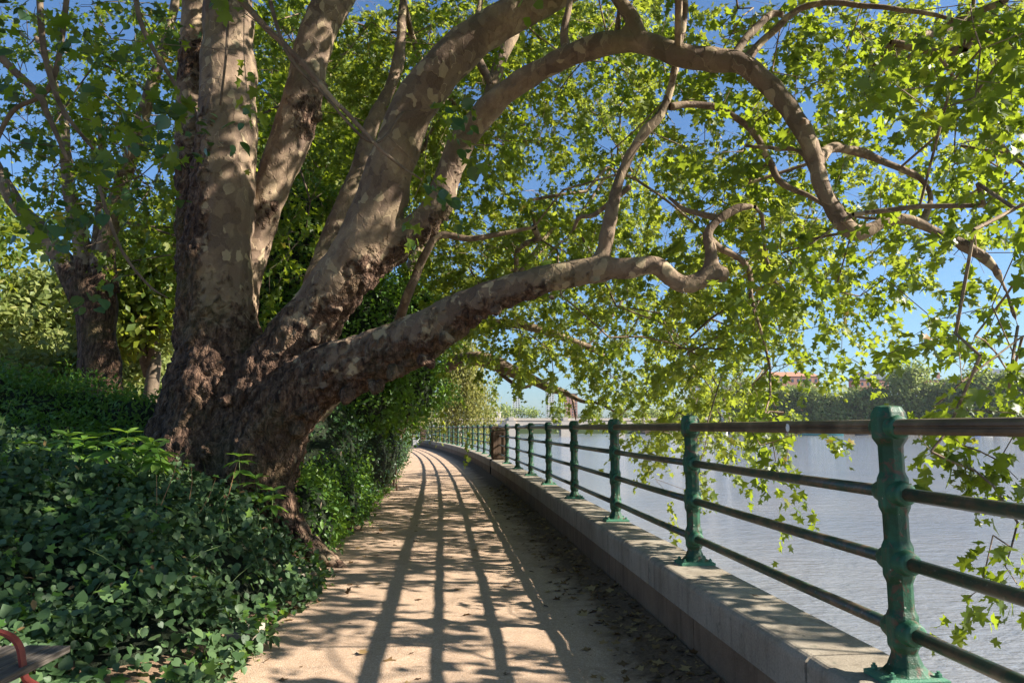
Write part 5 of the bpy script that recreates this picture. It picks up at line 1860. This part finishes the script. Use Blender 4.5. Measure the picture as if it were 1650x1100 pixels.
building(1120, 1152, 632, 400, 'brick_brown', 'slate', 'brown terrace at the left end of the far bank, just right of the bridge', 6, 2, rtype='pitched')
building(1172, 1222, 622, 420, 'render_pale', 'slate', 'pale house row whose chimneys show above the trees right of the round tower', 5, 4, rtype='pitched')
building(1235, 1320, 606, 430, 'brick_red', 'tile_roof', 'long red roofed brick building half hidden by hanging leaves', 6, 0, rtype='pitched')
building(1385, 1432, 612, 430, 'brick_red', 'slate', 'brick mansion with blue grey mansard roof and tall chimneys', 6, 3, rtype='mansard')
building(1500, 1548, 612, 420, 'brick_red', 'slate', 'pink brick block rising between two tree crowns at the right', 6, 1)
building(1600, 1680, 606, 420, 'brick_brown', 'slate', 'dark brick block at the right edge of the far bank', 6, 3, rtype='mansard')
building(795, 832, 660, 700, 'render_pale', 'slate', 'wide pale block behind the middle of the bridge', 5, 0)
building(880, 893, 612, 900, 'tower_pale', 'tower_pale', 'tall slim white tower block far beyond the bridge', 22, 0)
building(826, 838, 640, 1000, 'tower_pale', 'tower_pale', 'smaller pale tower left of the slim white tower', 14, 0)
building(910, 930, 634, 850, 'brick_red', 'slate', 'pinkish tower block right of the slim white tower', 12, 0)
building(1030, 1075, 660, 600, 'render_pale', 'slate', 'low pale block behind the right end of the bridge', 5, 0)
building(700, 735, 655, 800, 'tower_pale', 'slate', 'pale block behind the left part of the bridge', 7, 0)

ords = ['first', 'second', 'third', 'fourth', 'fifth', 'sixth', 'seventh', 'eighth', 'ninth', 'tenth', 'eleventh', 'twelfth', 'thirteenth', 'fourteenth', 'fifteenth', 'sixteenth', 'seventeenth', 'eighteenth', 'nineteenth', 'twentieth', 'twenty-first', 'twenty-second']
gt = np.random.default_rng(12)
def bank_tree(x_, Y, top, w, label, group, seed, n=4200, base=0.6, mat='bank_leaf'):
    g_ = np.random.default_rng(seed)
    root = empty('bank_tree', (x_, Y, base), label, 'tree', group)
    hz = (top - base)
    blobs = []
    for k in range(14):
        zz = base + hz * g_.uniform(0.06, 0.82)
        ww = w * (0.90 - abs((zz - base) / hz - 0.40) * 0.8)
        blobs.append((x_ + g_.uniform(-.6, .6) * ww * 0.8, Y + g_.uniform(-.4, .4) * w * 0.5, zz + hz * 0.08, w * g_.uniform(0.26, 0.42), w * 0.35, hz * g_.uniform(0.14, 0.24)))
    P, Rm, S, C = blob_leaves(blobs, n, (w * 0.07, w * 0.13), T_DIAM, seed, shell=(0.5, 1.08))
    C = np.clip(C * 0.6 + g_.uniform(-0.15, 0.45), 0, 1)
    o = link('crown', leaves_mesh('crown', T_DIAM, P, Rm, S, C), root, M[mat]); o['kind'] = 'stuff'
    b = MB(); b.tube([(x_, Y, base - 0.3), (x_, Y, base + hz * 0.5)], [0.6, 0.3], 6)
    for bl in blobs[:4]: b.tube([(x_, Y, base + hz * .3), bl[:3]], [0.25, 0.1], 4)
    b.build('trunk', M['twig'], root)



bank = [(1128, 662), (1150, 650), (1185, 640), (1205, 618), (1240, 622), (1275, 630), (1305, 628), (1340, 634), (1372, 636), (1400, 630), (1440, 600), (1468, 592), (1500, 618), (1525, 632), (1555, 604), (1590, 600), (1625, 604), (1665, 612), (1720, 600)]
for k, (px_, ptop) in enumerate(bank):
    Y = 385 - (px_ - 1120) * 0.13
    c = at(px_, ptop, Y)
    bank_tree(c[0], Y, c[2] + 1.5, 15 + 5 * gt.random(), f'green tree on the far bank, {ords[k]} in the row counted from the bridge', 'trees lining the far bank', 200 + k)
for k, (px_, ptop, Y) in enumerate([(768, 656, 420), (790, 660, 430), (812, 652, 440), (850, 656, 430), (905, 654, 430), (950, 656, 430), (1000, 655, 430), (1050, 656, 430), (1095, 652, 420)]):
    c = at(px_, ptop, Y)
    bank_tree(c[0], Y, c[2], 14, f'dark tree showing over the bridge parapet, {ords[k]} from the left', 'trees behind the bridge', 260 + k, 1600, base=-2)

# land beyond the bridge so that those stand on ground
mb = MB(); mb.add([(-700, 405, 0.5), (90, 405, 0.5), (90, 1000, 0.5), (-700, 1000, 0.5), (-700, 405, WZ - 1), (90, 405, WZ - 1)], [(0, 1, 2, 3), (4, 5, 1, 0)])
tag(mb.build('far_shore_ground', M['grass']), kind='structure')
mb = MB(); mb.add([(-1900, 895, 0.3), (2400, 895, 0.3), (2400, 2400, 0.3), (-1900, 2400, 0.3)], [(0, 1, 2, 3)])
tag(mb.build('distant_ground', M['grass']), kind='structure')

# pier tower in the water
Yt = 335.0
c0 = at(1168, 700, Yt)
e = empty('mooring_tower', (c0[0], Yt, WZ), 'pale round lattice tower with flat cap standing in the river before the far trees', 'tower')
ztop = float(at(1168, 655, Yt)[2])
b = MB(); b.tube([(c0[0], Yt, WZ), (c0[0], Yt, ztop - 0.6)], 1.35, 12); b.build('shaft', M['tower_pale'], e)
for k in range(8):
    b = MB(); zz = WZ + 3 + k * 1.05
    b.tube([(c0[0], Yt, zz), (c0[0], Yt, zz + 0.35)], 1.5, 12); b.build('ring', M['glass'], e)
b = MB(); b.tube([(c0[0], Yt, ztop - 0.6), (c0[0], Yt, ztop)], 2.2, 12); b.build('cap', M['tower_pale'], e)


def boat(px0, px1, Y, hull, top, label, cabin=True, zh=1.3):
    x0, x1 = (px0 - 825) / FPX * Y, (px1 - 825) / FPX * Y
    L = x1 - x0; cx = (x0 + x1) / 2
    e = empty('boat', (cx, Y, WZ), label, 'boat', 'boats moored along the far bank')
    rings = []
    for k in range(9):
        t = k / 8
        w = max(0.08, math.sin(math.pi * min(1, 0.12 + t * 0.8)) ** 0.6) * L * 0.13
        sheer = 0.35 * (2 * t - 1) ** 2
        x_ = x0 + L * t
        rings.append([(x_, Y - w, WZ + zh + sheer), (x_, Y - w * 0.75, WZ - 0.2), (x_, Y + w * 0.75, WZ - 0.2), (x_, Y + w, WZ + zh + sheer)])
    b = MB(); b.loft(rings); b.build('hull', M[hull], e)
    if cabin:
        b = MB()
        b.loft([[(x0 + L * .22, Y - L * .08, WZ + zh), (x0 + L * .78, Y - L * .08, WZ + zh), (x0 + L * .78, Y + L * .08, WZ + zh), (x0 + L * .22, Y + L * .08, WZ + zh)],
                [(x0 + L * .26, Y - L * .07, WZ + zh * 2), (x0 + L * .72, Y - L * .07, WZ + zh * 2), (x0 + L * .72, Y + L * .07, WZ + zh * 2), (x0 + L * .26, Y + L * .07, WZ + zh * 2)]])
        b.build('cabin', M[top], e, bevel=0.1)
        b = MB()
        for k in range(5): b.box((x0 + L * (.31 + .09 * k), Y - L * .078, WZ + zh * 1.55), (L * .05, 0.12, zh * .35))
        o = b.build('windows', M['glass'], e); o['kind'] = 'stuff'
    return e


boat(1282, 1353, 300, 'teal_hull', 'white', 'long houseboat with white cabin and teal hull seen under the handrail')
boat(1373, 1394, 310, 'dark_hull', 'dark_hull', 'small dark boat just left of the nearest green post')
boat(1531, 1572, 285, 'blue_tarp', 'blue_tarp', 'motor boat under a bright blue cover', zh=1.0)
boat(1573, 1592, 290, 'white', 'white', 'small white cruiser moored right of the blue covered boat', zh=0.9)
boat(1597, 1625, 300, 'white', 'white', 'white boat at the right end of the moored row', zh=0.9)

# ------------------------------------------------------------------ air
hm, hnt, hout = nmat('haze')
pv = hnt.nodes.new('ShaderNodeVolumePrincipled')
pv.inputs['Color'].default_value = (0.86, 0.92, 1.0, 1)
pv.inputs['Density'].default_value = 0.00008
pv.inputs['Anisotropy'].default_value = 0.2
hnt.links.new(pv.outputs[0], hout.inputs['Volume'])
b = MB(); b.box((250, 1150, 36), (4700, 2700, 86))
hz = b.build('haze', hm); tag(hz, kind='stuff')
